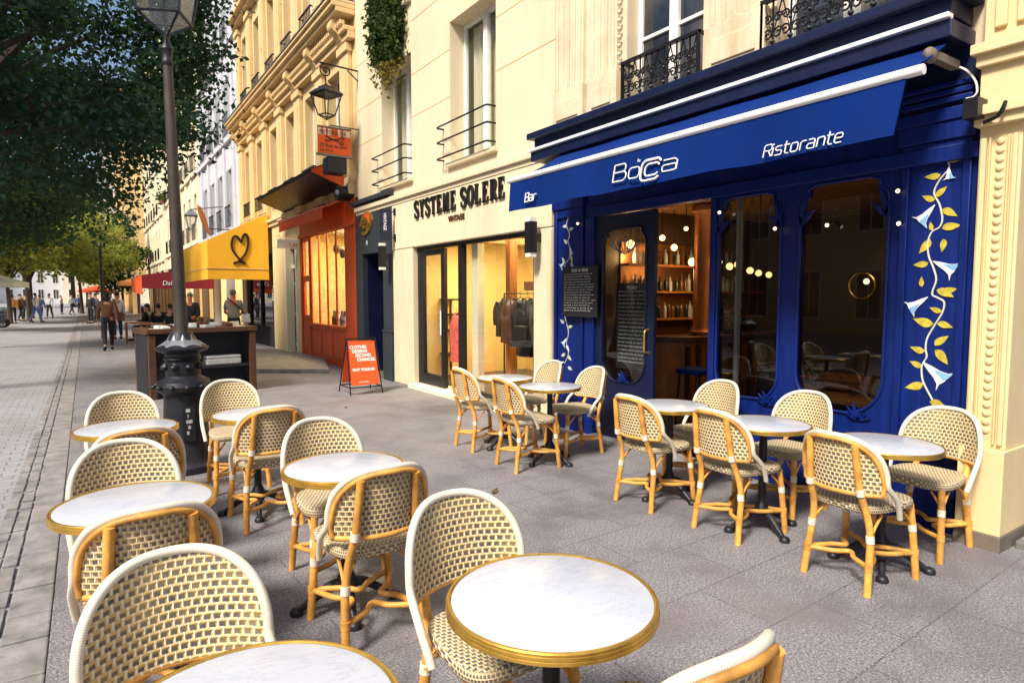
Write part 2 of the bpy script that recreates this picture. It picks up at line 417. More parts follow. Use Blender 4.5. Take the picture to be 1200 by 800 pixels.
def thing(name, label, cat, loc=(0, 0, 0), rz=0, group=None):
    o = bpy.data.objects.new(name, None); C.objects.link(o); o.empty_display_size = .2
    o.location = loc; o.rotation_euler = (0, 0, rz); o['label'] = label; o['category'] = cat
    if group: o['group'] = group
    return o
def tag(o, label, cat, group=None):
    o['label'] = label; o['category'] = cat
    if group: o['group'] = group
    return o
def struct(o): o['kind'] = 'structure'; return o
KIDS = {}
def dup(root, loc, rz=0, label=None, group=None):
    r = root.copy(); C.objects.link(r); r.location = loc; r.rotation_euler = (0, 0, rz)
    if label: r['label'] = label
    if group: r['group'] = group
    for ch in list(root.children):
        c = ch.copy(); C.objects.link(c); c.parent = r
        for g in list(ch.children):
            d = g.copy(); C.objects.link(d); d.parent = c
    return r
class Place:
    """parts of a thing given in world metres, stored relative to the thing's base"""
    def __init__(s, name, label, cat, loc, group=None):
        s.loc = Vector(loc); s.o = thing(name, label, cat, loc, 0, group)
    def add(s, mb, name, m, smooth=None, bevel=0, parent=None, label=None):
        if parent is None: o = mb.build(name, m, s.o, smooth, bevel, tuple(-s.loc))
        else: o = mb.build(name, m, parent, smooth, bevel)
        if label: o['label'] = label
        return o

_tcache = {}
def text_mesh(body, size, ext=.004, shear=0, spacing=1.0, align='LEFT', offset=0, sx=1.0):
    cu = bpy.data.curves.new('lettering', 'FONT'); cu.body = body; cu.size = size; cu.extrude = ext; cu.shear = shear
    cu.space_character = spacing; cu.align_x = align; cu.align_y = 'BOTTOM_BASELINE'; cu.offset = offset; cu.resolution_u = 3
    ob = bpy.data.objects.new('lettering', cu); C.objects.link(ob)
    dg = bpy.context.evaluated_depsgraph_get(); me = bpy.data.meshes.new_from_object(ob.evaluated_get(dg))
    bpy.data.objects.remove(ob); bpy.data.curves.remove(cu)
    if sx != 1: me.transform(Matrix.Diagonal((sx, 1, 1, 1)))
    return me
WALL = Matrix(((0, 0, -1, 0), (-1, 0, 0, 0), (0, 1, 0, 0), (0, 0, 0, 1)))     # reads on a wall facing the street
FRONT = Matrix(((1, 0, 0, 0), (0, 0, -1, 0), (0, 1, 0, 0), (0, 0, 0, 1)))     # reads from down the street
def lettering(body, size, m, parent, loc, frame=WALL, **k):
    me = text_mesh(body, size, **k); me.materials.clear(); me.materials.append(M[m])
    o = bpy.data.objects.new('lettering', me); C.objects.link(o); o.parent = parent
    base_ = parent.location if parent.parent is None and parent.type == 'EMPTY' else Vector((0, 0, 0))
    o.matrix_local = Matrix.Translation(Vector(loc)-base_) @ frame
    return o
def arc(c, r, a0, a1, n, f=lambda x, y: (x, y)): return [f(c[0]+r*math.cos(a0+(a1-a0)*i/n), c[1]+r*math.sin(a0+(a1-a0)*i/n)) for i in range(n+1)]
def smooth_path(pts, n=6):
    P = [Vector(p) for p in pts]; out = []
    for i in range(len(P)-1):
        p0, p1, p2, p3 = P[max(i-1, 0)], P[i], P[i+1], P[min(i+2, len(P)-1)]
        for k in range(n):
            t = k/n
            out.append(.5*((2*p1)+(p2-p0)*t+(2*p0-5*p1+4*p2-p3)*t*t+(3*p1-p0-3*p2+p3)*t**3))
    out.append(P[-1]); return out
# ================================================================== the setting
def sheet(name, x0, x1, y0, y1, z, m, th=.3):
    return struct(MB().box(x0, x1, y0, y1, z-th, z).build(name, m))
XF = 4.75                                                   # the line of the shop fronts
sheet('ground', -300, 300, -300, 500, -.12, 'stone_setts', .05)
sheet('pavement', -.20, 14, -12, 110, 0, 'granite_paving', .1)
kb = MB()
rk = random.Random(3)
y = -12.0
while y < 110:
    L = rk.uniform(.26, .42); d = rk.uniform(-.004, .004)
    kb.box(-.388, -.206, y+.006, y+L-.006, -.034, -.006+d); y += L
struct(kb.build('kerb', 'kerb_granite', bevel=.008))
gb = MB(); y = -12.0
while y < 110:
    L = rk.uniform(.15, .21)
    for xa_, xb_ in ((-.560, -.484), (-.476, -.402)):
        j = rk.uniform(-.02, .02); gb.box(xa_+rk.uniform(0, .006), xb_-rk.uniform(0, .006), y+j+.006, y+j+L-.006, -.034, -.020+rk.uniform(-.006, .004))
    y += L
struct(gb.build('gutter', 'kerb_granite', bevel=.006))
sheet('road', -30, -.206, -12, 320, -.035, 'stone_setts', .05)
sheet('road_end', -.20, 40, 110.01, 320, -.03, 'stone_setts', .05)

# ------------------------------------------------------------------ wall with real openings
def wall_shell(mb, y0, y1, z0, z1, X, ops, depth=.28, back=9.0):
    ys = sorted({y0, y1}|{v for o in ops for v in o[:2]}); zs = sorted({z0, z1}|{v for o in ops for v in o[2:4]})
    ids = {}
    def vid(y, z):
        if (y, z) not in ids: ids[(y, z)] = len(mb.v); mb.v.append((X, y, z))
        return ids[(y, z)]
    for i in range(len(ys)-1):
        for j in range(len(zs)-1):
            cy, cz = (ys[i]+ys[i+1])/2, (zs[j]+zs[j+1])/2
            if any(o[0] < cy < o[1] and o[2] < cz < o[3] for o in ops): continue
            mb.face([vid(ys[i], zs[j]), vid(ys[i], zs[j+1]), vid(ys[i+1], zs[j+1]), vid(ys[i+1], zs[j])])
    for a, b, c, d in ops:
        n = len(mb.v); X2 = X+depth
        mb.v += [(X, a, c), (X, b, c), (X, b, d), (X, a, d), (X2, a, c), (X2, b, c), (X2, b, d), (X2, a, d)]
        for q in ((0, 1, 5, 4), (1, 2, 6, 5), (2, 3, 7, 6), (3, 0, 4, 7)): mb.face([n+i for i in q])
    n = len(mb.v)
    mb.v += [(X, y0, z0), (X, y1, z0), (X, y1, z1), (X, y0, z1), (X+back, y0, z0), (X+back, y1, z0), (X+back, y1, z1), (X+back, y0, z1)]
    for q in ((1, 5, 6, 2), (0, 3, 7, 4), (4, 7, 6, 5), (3, 2, 6, 7)): mb.face([n+i for i in q])
    return mb
def casement(P, y0, y1, z0, z1, X, m='white_paint', bars=(), pane='window_pane', curtain=False):
    """a two-leaf window filling its opening: frame, pane, and a curtain where the photograph shows one"""
    f = MB(); t = .055; ym = (y0+y1)/2
    f.box(X, X+.06, y0, y0+t, z0, z1).box(X, X+.06, y1-t, y1, z0, z1)
    f.box(X, X+.06, y0+t, y1-t, z1-t, z1).box(X, X+.06, y0+t, y1-t, z0, z0+t*1.5)
    f.box(X-.012, X+.06, ym-.055, ym+.055, z0+t*1.5, z1-t)
    for z in bars:
        f.box(X+.005, X+.055, y0+t, ym-.055, z, z+.035).box(X+.005, X+.055, ym+.055, y1-t, z, z+.035)
    fo = P.add(f, 'window', m, bevel=.004)
    P.add(MB().box(X+.03, X+.036, y0+t*.5, y1-t*.5, z0+t*.5, z1-t*.5), 'pane', pane, parent=fo)
    if curtain:
        c = MB(); n = 26; b = len(c.v)
        for i in range(n+1):
            yy = y0+.08+(y1-y0-.16)*i/n; xx = X+.13+.02*math.sin(i*1.7)
            c.v += [(xx, yy, z0+.05), (xx, yy, z1-.05)]
        for i in range(n): c.face([b+2*i, b+2*i+1, b+2*i+3, b+2*i+2])
        P.add(c, 'curtain', 'curtain', smooth=60, parent=fo)
    return fo

# ================================================================== 1. corner restaurant building
B = Place('restaurant_building', 'weathered stone building above the blue restaurant front, with iron balconies', 'building', (6, 3.9, 0))
ZC = 3.42
ops = [(3.94, 4.92, ZC+.02, 6.0), (2.15, 3.20, ZC+.02, 6.0)]
P_ = wall_shell(MB(), .2, 6.12, ZC-.5, 9.5, XF, ops, .26)
B.add(P_, 'wall', 'old_stone')
for (a, b) in ((3.94, 4.92), (2.15, 3.20)):
    casement(B, a, b, ZC+.02, 6.0, XF+.16, bars=(4.22, 5.1), pane='window_pane')
# carved pilasters beside the windows
for (a, b) in ((5.56, 6.06), (5.02, 5.44), (3.28, 3.84)):
    pl = MB()
    pl.box(XF-.05, XF+.02, a, b, 3.95, 9.4); pl.box(XF-.075, XF+.02, a-.02, b+.02, 3.47, 3.95)
    k = 4 if b-a > .45 else 3
    for i in range(k+1):
        c_ = a+.05+(b-a-.1)*i/k
        pl.box(XF-.068, XF-.045, c_-.022, c_+.022, 3.952, 9.3)
    pl.box(XF-.09, XF-.07, a+.06, b-.06, 3.62, 3.82)
    B.add(pl, 'pilaster', 'old_stone', bevel=.006)
pl = MB()
rr = random.Random(5)
for i in range(0):                                        # broken mouldings low on the pilasters
    a = rr.choice((5.56, 5.02, 3.28)); yy = a+rr.uniform(.02, .42); zz = rr.uniform(3.5, 4.3)
    q = rr.uniform(.015, .05); pl.box(XF-.09-rr.uniform(0, .015), XF-.05, yy, yy+q, zz, zz+q*rr.uniform(.6, 2.2))
for k in range(40): pl.sphere((XF-.05, 4.985, 4.0+k*.085), .024, 6, 4)   # bead moulding
B.add(pl, 'carved_moulding', 'old_stone')
# cast-iron balcony panels
def balcony(P, a, b, z0, z1, X):
    f = MB(); f.box(X-.02, X+.02, a, b, z1-.03, z1).box(X-.012, X+.012, a, b, z0, z0+.02)
    f.box(X-.015, X+.015, a, a+.025, z0, z1).box(X-.015, X+.015, b-.025, b, z0, z1)
    f.box(X-.0, XF+.1, a, a+.02, z1-.03, z1).box(X-.0, XF+.1, b-.02, b, z1-.03, z1)
    n = max(2, int((b-a)/.155))
    for i in range(n):
        c = a+.03+(b-a-.06)*(i+.5)/n; wd = (b-a-.06)/n/2
        for sgn in (-1, 1):
            for (zc, r) in ((z0+.11, .052), (z0+.24, .050), (z0+.36, .042)):
                if zc+r > z1-.03: continue
                pts = [(X, c+sgn*(.012+wd*.42)+r*(1-k/15)*math.cos(k*.72)*sgn, zc+r*(1-k/15)*math.sin(k*.72)) for k in range(13)]
                f.tube(pts, .0085, 5)
        f.tube([(X, c, z0), (X, c, z1)], .009, 5)
        f.sphere((X-.006, c, z0+.18), .022, 6, 4); f.sphere((X-.006, c, z0+.32), .016, 6, 4)
        f.tube([(X, c-wd, z0+.02), (X, c, z0+.17), (X, c+wd, z0+.02)], .007, 5)
        f.tube([(X, c-wd, z1-.03), (X, c, z0+.22), (X, c+wd, z1-.03)], .007, 5)
    P.add(f, 'balcony', 'black_metal', smooth=50)
balcony(B, 3.93, 4.93, ZC+.03, 3.98, XF-.06); balcony(B, 2.13, 3.30, ZC+.03, 3.98, XF-.06)
B.add(MB().box(XF-.35, XF+9.1, .1, 6.15, 9.5, 9.75), 'roof', 'zinc')

# ------------------------------------------------------------------ blue restaurant front (wooden, below the cornice)
F = Place('blue_shopfront', 'royal blue wooden restaurant front with curved windows and painted vines', 'shopfront', (XF, 3.9, 0))
def rounded(y0, y1, z0, z1, rb, rt, n=8):
    """window outline: y0<y1, bottom corner radius rb, top scroll corners rt"""
    p = [(y0+rb, z0)]+[(y1-rb, z0)]
    p = arc((y1-rb, z0+rb), rb, -PI/2, 0, n)+[(y1, z1-rt)]
    p += [(y1-.015, z1-rt*.6), (y1-rt*.30, z1-rt*.42), (y1-rt*.36, z1-rt*.12), (y1-rt*.7, z1)]
    p += [(y0+rt*.7, z1), (y0+rt*.36, z1-rt*.12), (y0+rt*.30, z1-rt*.42), (y0+.015, z1-rt*.6), (y0, z1-rt)]
    p += arc((y0+rb, z0+rb), rb, PI, 1.5*PI, n)
    return p
wallf = lambda a, b, d: (XF+d, a, b)
W1 = rounded(3.10, 3.72, .70, 2.44, .21, .20); W2 = rounded(2.26, 2.935, .70, 2.44, .27, .20)
outline = [(1.72, 0), (3.80, 0), (3.80, 2.46), (5.37, 2.46), (5.37, 0), (6.12, 0), (6.12, 2.75), (1.72, 2.75)]
fr = MB().plate(outline, [W1, W2], wallf, .06)
F.add(fr, 'panelling', 'blue_paint', bevel=.004)
tr = MB()
for wdw in (W1, W2):                                       # beads round the glass
    tr.tube([(XF-.004, p[0], p[1]) for p in wdw], .013, 6, closed=True)
tr.box(XF-.03, XF, 2.20, 3.80, .08, .24)                   # plinth board
tr.box(XF-.03, XF, 5.37, 5.52, .0, 2.46).box(XF-.02, XF+.01, 3.735, 3.80, .24, 2.46)
tr.box(XF-.05, XF, 1.72, 5.4, 2.46, 2.56)
for a, b in ((5.56, 6.10), (1.76, 2.18)):                  # pilaster frames
    tr.box(XF-.045, XF, a, b, 0.0, .30).box(XF-.05, XF, a-.02, b+.02, 2.60, 2.72).box(XF-.065, XF, a-.03, b+.03, 2.72, 2.80)
    tr.box(XF-.03, XF, a, a+.05, .30, 2.60).box(XF-.03, XF, b-.05, b, .30, 2.60)
    tr.box(XF-.03, XF, a+.05, b-.05, 2.5, 2.60).box(XF-.03, XF, a+.05, b-.05, .30, .36)
    for k in range(3): tr.box(XF-.07+k*.006, XF, a, b, 2.83+k*.05, 2.865+k*.05)
F.add(tr, 'moulding', 'blue_paint', smooth=35, bevel=.006)
fa = MB().box(XF-.02, XF+.05, 1.72, 6.12, 2.752, 3.15)
F.add(fa, 'fascia', 'navy_paint')
# scroll leaves carved at the window tops and foot
def leaf_shape(c, ang, L, Wd, curl=.0, n=7):
    top, bot = [], []
    for i in range(n+1):
        t = i/n; wv = Wd*math.sin(PI*t**.8)*(1-.25*t)
        cx = L*t; cy = curl*L*t*t
        top.append((cx, cy+wv)); bot.append((cx, cy-wv))
    pts = top+bot[1:-1][::-1]; ca, sa = math.cos(ang), math.sin(ang)
    return [(c[0]+x*ca-y*sa, c[1]+x*sa+y*ca) for x, y in pts]
for (yc, zc, s_) in ((3.715, 2.14, 1), (3.105, 2.14, -1), (2.93, 2.14, 1), (2.265, 2.14, -1)):
    for a_, L in ((PI/2, .24), (PI*.66, .15), (PI*.36, .11)):
        a2 = a_ if s_ > 0 else PI-a_
        F.add(MB().plate(leaf_shape((yc-s_*.01, zc), a2, L, .022, .25*s_), [], lambda a, b, d: (XF-.022+d, a, b), .03), 'carving', 'blue_paint')
for yc in (3.18, 3.05, 2.42, 4.9):
    for k in range(7):
        F.add(MB().plate(leaf_shape((yc, .66), PI*(.1+.8*k/6), .10+.03*math.sin(k), .010, .1), [], lambda a, b, d: (XF-.02+d, a, b), .025), 'carving', 'blue_paint')
for wdw in (W1, W2):
    g_ = MB().plate(wdw, [], lambda a, b, d: (XF+.03+d, a, b), .006); F.add(g_, 'window_pane', 'dark_glass')
# glazed leaf of the entrance, standing beside the open doorway
dl = rounded(4.60, 5.26, .66, 2.30, .22, .17)
d_ = MB().plate([(4.49, .03), (5.36, .03), (5.36, 2.45), (4.49, 2.45)], [dl], wallf, .05)
do = F.add(d_, 'door', 'navy_paint', bevel=.004)
F.add(MB().plate(dl, [], lambda a, b, d: (XF+.025+d, a, b), .006), 'pane', 'shop_glass', parent=do)
dm = MB().tube([(XF-.004, p[0], p[1]) for p in dl], .012, 6, closed=True)
for z in (1.92, 2.05): pass
et = MB()
for k in range(9):                                         # etched crest on the glass head and a monogram on the lower panel
    et.tube(smooth_path([(XF+.02, 4.93+(k-4)*.018, 2.02+abs(k-4)*.006), (XF+.015, 4.93+(k-4)*.05, 2.12), (XF+.018, 4.93+(k-4)*.058, 2.20-abs(k-4)*.015)], 4), .006, 5)
for k in (-1, 1):
    et.tube([(XF-.006, 4.93+k*(.035+.03*(1-j/14)*math.cos(j*.6)), .46+.04*(1-j/14)*math.sin(j*.6)) for j in range(14)], .004, 5)
    et.tube([(XF-.006, 4.93+k*.02, .36), (XF-.006, 4.93+k*.045, .40), (XF-.006, 4.93+k*.02, .53)], .0035, 5)
F.add(et, 'ornament', 'etched', smooth=60, parent=do); F.add(dm, 'bead', 'navy_paint', smooth=60, parent=do)
hd = MB().tube(smooth_path([(XF, 4.56, 1.0), (XF-.05, 4.56, 1.02), (XF-.055, 4.56, 1.12), (XF-.05, 4.56, 1.22), (XF, 4.56, 1.24)], 4), .011, 8)
F.add(hd, 'handle', 'brass', smooth=60, parent=do)
F.add(MB().box(XF-.14, XF+.3, 3.82, 5.36, -.02, .03), 'doorstep', 'kerb_granite', bevel=.006)
# painted vines
def vine(stem, leaves, bells, mst, mlf, X, lab):
    v = MB(); v.tube(smooth_path([(X, p.y, p.z) for p in (onX(a, b, XF) for a, b in stem)], 6), [.0062]*((len(stem)-1)*6+1), 5)
    so_ = F.add(v, 'painted_vine', mst, smooth=60, label=lab)
    for k_, (a, b, ang, L) in enumerate(leaves):
        p = onX(a, b, XF); A = PI-ang*PI/180               # angle in the picture, wall's y runs left
        F.add(MB().plate(leaf_shape((p.y, p.z), A, L*.86, L*.23, .25), [], lambda q, r, d, e=.0012*(k_ % 4): (X-.0035-e+d, q, r), .003), 'leaf', mlf, parent=so_)
    if bells:
        for (a, b, ang, L) in bells:
            w_, b_ = MB(), MB()
            p = onX(a, b, XF); A = PI-ang*PI/180; ca, sa = math.cos(A), math.sin(A); L *= .85
            sh = [(0, .012), (.3, .10), (.62, .16), (.86, .26), (1, .46), (.93, .22), (.98, 0), (.93, -.22), (1, -.46), (.86, -.26), (.62, -.16), (.3, -.10), (0, -.012)]
            w_.plate([(p.y+L*(x*ca-y*sa), p.z+L*(x*sa+y*ca)) for x, y in sh], [], lambda q, r, d: (X-.0095+d, q, r), .0045)
            sh2 = [(.45, -.05), (.70, -.02), (.93, .02), (.98, -.10), (1, -.42), (.86, -.24), (.62, -.145)]
            b_.plate([(p.y+L*(x*ca-y*sa), p.z+L*(x*sa+y*ca)) for x, y in sh2], [], lambda q, r, d: (X-.0112+d, q, r), .0016)
            F.add(w_, 'bell_flower', 'bell_white', parent=so_); F.add(b_, 'flower_shade', 'bell_blue', parent=so_)
zx = lambda a, b: (1030+a/2.5, 160+b/2.5)
stem = [zx(*p) for p in ((188, 42), (203, 72), (205, 95), (178, 128), (162, 165), (178, 200), (186, 240), (178, 265), (155, 280), (144, 310), (146, 350), (160, 385), (168, 420), (156, 460), (172, 472), (191, 485), (186, 515), (165, 550), (142, 590), (137, 622), (140, 645), (126, 672), (128, 712), (143, 745), (162, 780))]
lv = [(*zx(*p), a, L) for p, a, L in (((198, 72), 15, .12), ((200, 55), 100, .08), ((182, 112), 195, .11), ((170, 178), 60, .10), ((165, 185), 170, .10), ((185, 215), -15, .12), ((186, 270), 20, .13),
      ((190, 300), -80, .10), ((158, 275), 120, .07), ((150, 300), 250, .13), ((146, 370), 200, .11), ((170, 450), -10, .13), ((185, 458), 30, .11), ((128, 440), 110, .08), ((185, 512), 175, .09), ((172, 548), 0, .11), ((160, 548), 180, .15),
      ((165, 612), 55, .12), ((165, 625), -35, .14), ((136, 628), 180, .11), ((128, 672), 175, .10), ((130, 722), 215, .14), ((150, 775), -10, .14), ((158, 788), 10, .12))]
bl = [(*zx(*p), a, L) for p, a, L in (((206, 88), -85, .10), ((166, 200), 230, .17), ((160, 365), -28, .18), ((145, 470), 215, .17), ((130, 660), -40, .22))]
vine(stem, lv, bl, 'vine_stem', 'vine_leaf', XF-.001, 'gold-leaved vine painted on the right pilaster')
zl = lambda a, b: (640+a/3.333, 210+b/3.333)
stem2 = [zl(*p) for p in ((88, 150), (80, 180), (92, 215), (86, 245), (98, 280), (90, 310), (74, 335), (80, 380), (70, 420), (82, 470), (72, 520), (80, 560), (88, 600), (80, 640), (88, 680), (72, 720))]
lv2 = [(*zl(*p), a, .10) for p, a in (((82, 180), 200), ((92, 200), 30), ((85, 250), 160), ((98, 300), -60), ((75, 325), 150), ((95, 330), -20), ((72, 560), 170), ((88, 580), 30), ((78, 650), -30), ((75, 680), 220), ((85, 690), -20), ((65, 735), 190), ((85, 735), 0))]
bl2 = [(*zl(*p), a, .13) for p, a in (((94, 262), -70), ((82, 620), 230), ((76, 320), 220), ((72, 712), 200))]
vine(stem2, lv2, bl2, 'vine_pale', 'vine_pale', XF-.001, 'pale faded vine painted on the left pilaster')

# ------------------------------------------------------------------ navy cornice over the front
K = Place('shop_cornice', 'navy boxed cornice with a white lower edge above the blue awning', 'cornice', (4.5, 3.9, 3.3))
kc = MB(); kc.box(4.44, XF-.003, 1.80, 6.12, 3.29, 3.40); kc.box(4.36, XF-.003, 1.74, 6.17, 3.40, 3.47); kc.box(4.40, XF-.003, 1.78, 6.14, 3.15, 3.255)
K.add(kc, 'cornice_box', 'navy_paint', bevel=.008)
K.add(MB().box(4.37, 4.44, 1.79, 6.16, 3.258, 3.288), 'white_edge', 'white_metal', bevel=.004)
# brackets, cable and small spotlight at the right-hand end
K2 = Place('awning_motor', 'small grey awning gear with a looped cable under the cornice', 'awning gear', (4.6, 1.78, 2.9))
mo = MB(); p1 = onX(1115, 38, 4.55); p2 = onX(1090, 65, 4.3)
mo.sphere(p1, .07, 10, 8, (1, .7, 1)); mo.box(p1.x-.05, p1.x+.2, p1.y-.03, p1.y+.03, p1.z-.03, p1.z+.03)
mo.sphere(p2, .06, 10, 8, (1, .6, .8)); mo.box(p2.x-.03, p2.x+.35, p2.y-.025, p2.y+.025, p2.z-.02, p2.z+.03)
K2.add(mo, 'housing', 'plinth_grey', smooth=40)
cb = MB().tube(smooth_path([onX(*p, XF-.10) for p in ((1105, 76), (1118, 77), (1133, 83), (1143, 95), (1145, 108), (1140, 114), (1132, 116))], 5), .007, 6)
K2.add(cb, 'cable', 'white_paint', smooth=60)

# ------------------------------------------------------------------ the blue awning
A = Place('blue_awning', 'royal blue fabric awning with white bar and lettering over the restaurant', 'awning', (4.4, 3.65, 2.9))
xa, za, xb, zb = 4.62, 3.24, 3.80, 2.80
n = 26; fa = MB(); b = 0
for layer in (0, 1):
    for i in range(n+1):
        yy = 1.82+(5.66-1.82)*i/n
        for j in range(7):
            t = j/6; sag = .026*math.sin(PI*t)+.007*math.sin(i*.9+j*.6)*math.sin(PI*t)
            fa.v.append((xa+(xb-xa)*t, yy, za+(zb-za)*t-sag-layer*.008))
def grid(mb, b, n, m, flip=False):
    for i in range(n):
        for j in range(m):
            q = [b+i*(m+1)+j, b+(i+1)*(m+1)+j, b+(i+1)*(m+1)+j+1, b+i*(m+1)+j+1]
            mb.face(q[::-1] if flip else q)
grid(fa, 0, n, 6); grid(fa, (n+1)*7, n, 6, True)
A.add(fa, 'canopy', 'awning_blue', smooth=50)
A.add(MB().tube([(xb-.005, 1.66, zb), (xb-.005, 5.69, zb)], .029, 12), 'front_bar', 'white_metal', smooth=50)
va = MB(); n2 = 40; b = 0
for layer in (0, 1):
    for i in range(n2+1):
        yy = 1.745+(5.655-1.745)*i/n2
        for j in range(5):
            t = j/4
            va.v.append((xb-.012-.020*t*math.sin(i*.48+.6)-.009*t*math.sin(i*1.17)+layer*.006, yy+(.05*t if i == 0 else 0), zb-.025-t*(.30+.004*math.sin(i*.8))))
grid(va, 0, n2, 4); grid(va, (n2+1)*5, n2, 4, True)
A.add(va, 'valance', 'awning_blue', smooth=60)
arm = MB()
for yy in (2.1, 5.3):
    A.add(MB().tube([(4.5, yy, 3.02), (4.15, yy+.25, 2.93), (3.84, yy, 2.80)], .022, 8), 'folding_arm', 'white_metal', smooth=50)
xv = xb-.026
ang = Matrix(((0, 0, -1, 0), (-1, 0, 0, 0), (0, 1, 0, 0), (0, 0, 0, 1)))
def vtext(s, x, y, size, **k):
    p = onX(x, y, xv); lettering(s, size, 'letter_white', A.o, (xv, p.y, p.z), ang, ext=.003, **k)
GLY = {'B': ([(0, 0), (0, 1), (.58, 1), (.68, .9), (.68, .62), (.58, .53), (0, .53)], [(.58, .53), (.72, .43), (.72, .1), (.6, 0), (0, 0)]),
 'a': ([(.08, .7), (.52, .7), (.62, .6), (.62, 0), (.1, 0), (0, .09), (0, .28), (.1, .38), (.62, .38)],), 'r': ([(0, 0), (0, .58), (.12, .7), (.46, .7)],),
 'R': ([(0, 0), (0, .88), (.12, 1), (.6, 1), (.72, .9), (.72, .6), (.6, .5), (.12, .5)], [(.42, .5), (.74, 0)]), 'i': ([(0, 0), (0, .7)], [(0, .88), (0, 1)]),
 's': ([(.56, .7), (.1, .7), (0, .6), (0, .46), (.1, .38), (.5, .36), (.6, .28), (.6, .1), (.5, 0), (0, 0)],), 't': ([(.06, 1), (.06, .12), (.18, 0), (.42, 0)], [(-.1, .7), (.42, .7)]),
 'o': ([(.12, 0), (.5, 0), (.62, .12), (.62, .58), (.5, .7), (.12, .7), (0, .58), (0, .12), (.12, 0)],), 'n': ([(0, 0), (0, .7)], [(0, .58), (.12, .7), (.48, .7), (.6, .58), (.6, 0)]),
 'e': ([(0, .36), (.6, .36), (.6, .6), (.5, .7), (.12, .7), (0, .58), (0, .12), (.12, 0), (.58, 0)],)}
ADV = {'i': .26, 't': .58, 'r': .60}
def tech(txt, x, y, size, wd):
    p = onX(x, y, xv); q_ = 0
    for ch in txt:
        g_ = MB()
        for st_ in GLY[ch]: g_.tube([(xv, p.y-size*(q_+a+.22*b), p.z+size*b) for a, b in st_], wd, 5)
        A.add(g_, 'lettering', 'letter_white', smooth=50); q_ += ADV.get(ch, .86)
tech('Bar', 615, 237, .085, .0068); tech('Ristorante', 894, 185, .076, .0042)
# the house wordmark: outlined letters with two interlocked C shapes
wm = MB(); p0 = onX(718, 214, xv); p1 = onX(793, 200, xv); Wm = p0.y-p1.y; H = .135
def stroke(pts, wd=.0058, closed=False): wm.tube([(xv-.001, p0.y-px, p0.z+pz) for px, pz in pts], wd, 5, closed=closed)
u = Wm/5.0
def sk(x, z): return (x+.22*z, z)
def rrect(x0, x1, z0, z1, r, n=5):
    P = arc((x1-r, z0+r), r, -PI/2, 0, n)+arc((x1-r, z1-r), r, 0, PI/2, n)+arc((x0+r, z1-r), r, PI/2, PI, n)+arc((x0+r, z0+r), r, PI, 1.5*PI, n)
    return [sk(*p) for p in P]
def cshape(x0, x1, z0, z1, r, n=5):
    P = [(x1, z1-r*.6)]+arc((x1-r, z1-r), r, PI*.2, PI/2, n)+arc((x0+r, z1-r), r, PI/2, PI, n)+arc((x0+r, z0+r), r, PI, 1.5*PI, n)+arc((x1-r, z0+r), r, -PI/2, -PI*.2, n)
    return [sk(*p) for p in P]
stroke([sk(0, 0), sk(0, H)]); stroke([sk(0, H)]+[sk(*p) for p in arc((u*.75, H*.77), H*.23, PI/2, -PI/2, 6)]+[sk(0, H*.54)])
stroke([sk(*p) for p in arc((u*.82, H*.27), H*.27, PI/2, -PI/2, 6)]+[sk(0, 0)]); stroke([sk(0, H*.54), sk(u*.82, H*.54)])
stroke(rrect(u*1.3, u*2.15, 0, H*.62, .03), closed=True)
stroke(cshape(u*2.3, u*3.75, -H*.30, H*.86, .045), .0095); stroke(cshape(u*2.6, u*3.65, -H*.05, H*.62, .035), .0075)
stroke([sk(u*3.95, H*.62), sk(u*4.75, H*.62), sk(u*4.95, H*.5), sk(u*4.95, 0)]); stroke(rrect(u*3.92, u*4.93, 0, H*.34, .02), closed=True)
wo = A.add(wm, 'wordmark', 'letter_white', smooth=60)
q = onX(747, 190, xv); lettering('La', .036, 'letter_white', A.o, (xv, q.y, q.z), ang, ext=.002, shear=.2)

# ------------------------------------------------------------------ right-hand stone pillar
Pp = Place('stone_pillar', 'fluted yellow stone pillar on a grey plinth at the right of the blue front', 'pillar', (4.75, 1.4, 0))
sp = MB()
sp.box(4.60, 5.6, 1.465, 1.71, .10, .63); sp.box(4.66, 5.6, 1.48, 1.70, .63, 2.62)
for a, b in ((1.655, 1.685), (1.632, 1.642), (1.535, 1.545), (1.495, 1.52)): sp.box(4.635, 4.67, a, b, .66, 2.55)
sp.box(4.60, 5.6, 1.45, 1.715, 2.62, 2.68).box(4.57, 5.6, 1.43, 1.73, 2.68, 2.74).box(4.64, 5.6, 1.46, 1.705, 2.74, 2.98)
sp.box(4.60, 5.6, 1.45, 1.72, 2.98, 3.05).box(4.56, 5.6, 1.42, 1.74, 3.05, 3.11).box(4.65, 5.6, 1.30, 1.70, 3.11, 9.4)
for k in range(3): sp.box(4.625, 4.66, 1.36+.11*k, 1.42+.11*k, 3.2, 9.2)
Pp.add(sp, 'shaft', 'yellow_stone', bevel=.012)
eg = MB()
for k in range(34):
    zz = .74+k*.054; eg.sphere((4.658, 1.588, zz), .024, 8, 6, (.5, 1.0, .95)); continue
    eg.hexa([(4.654, 1.46, zz), (4.665, 1.46, zz), (4.665, 1.535, zz+.012), (4.654, 1.535, zz+.012), (4.654, 1.46, zz+.010), (4.665, 1.46, zz+.010), (4.665, 1.535, zz+.022), (4.654, 1.535, zz+.022)])
Pp.add(eg, 'carved_band', 'yellow_stone', smooth=60)
Pp.add(MB().box(4.595, 5.6, 1.46, 1.715, -.02, .10), 'plinth', 'plinth_grey', bevel=.006)
Pp.add(MB().box(4.50, 4.66, 1.66, 1.74, 2.66, 2.78).tube(smooth_path([(4.60, 1.66, 2.64), (4.56, 1.58, 2.65), (4.55, 1.55, 2.69), (4.57, 1.545, 2.73)], 4), .012, 6), 'hook', 'black_metal', smooth=50)
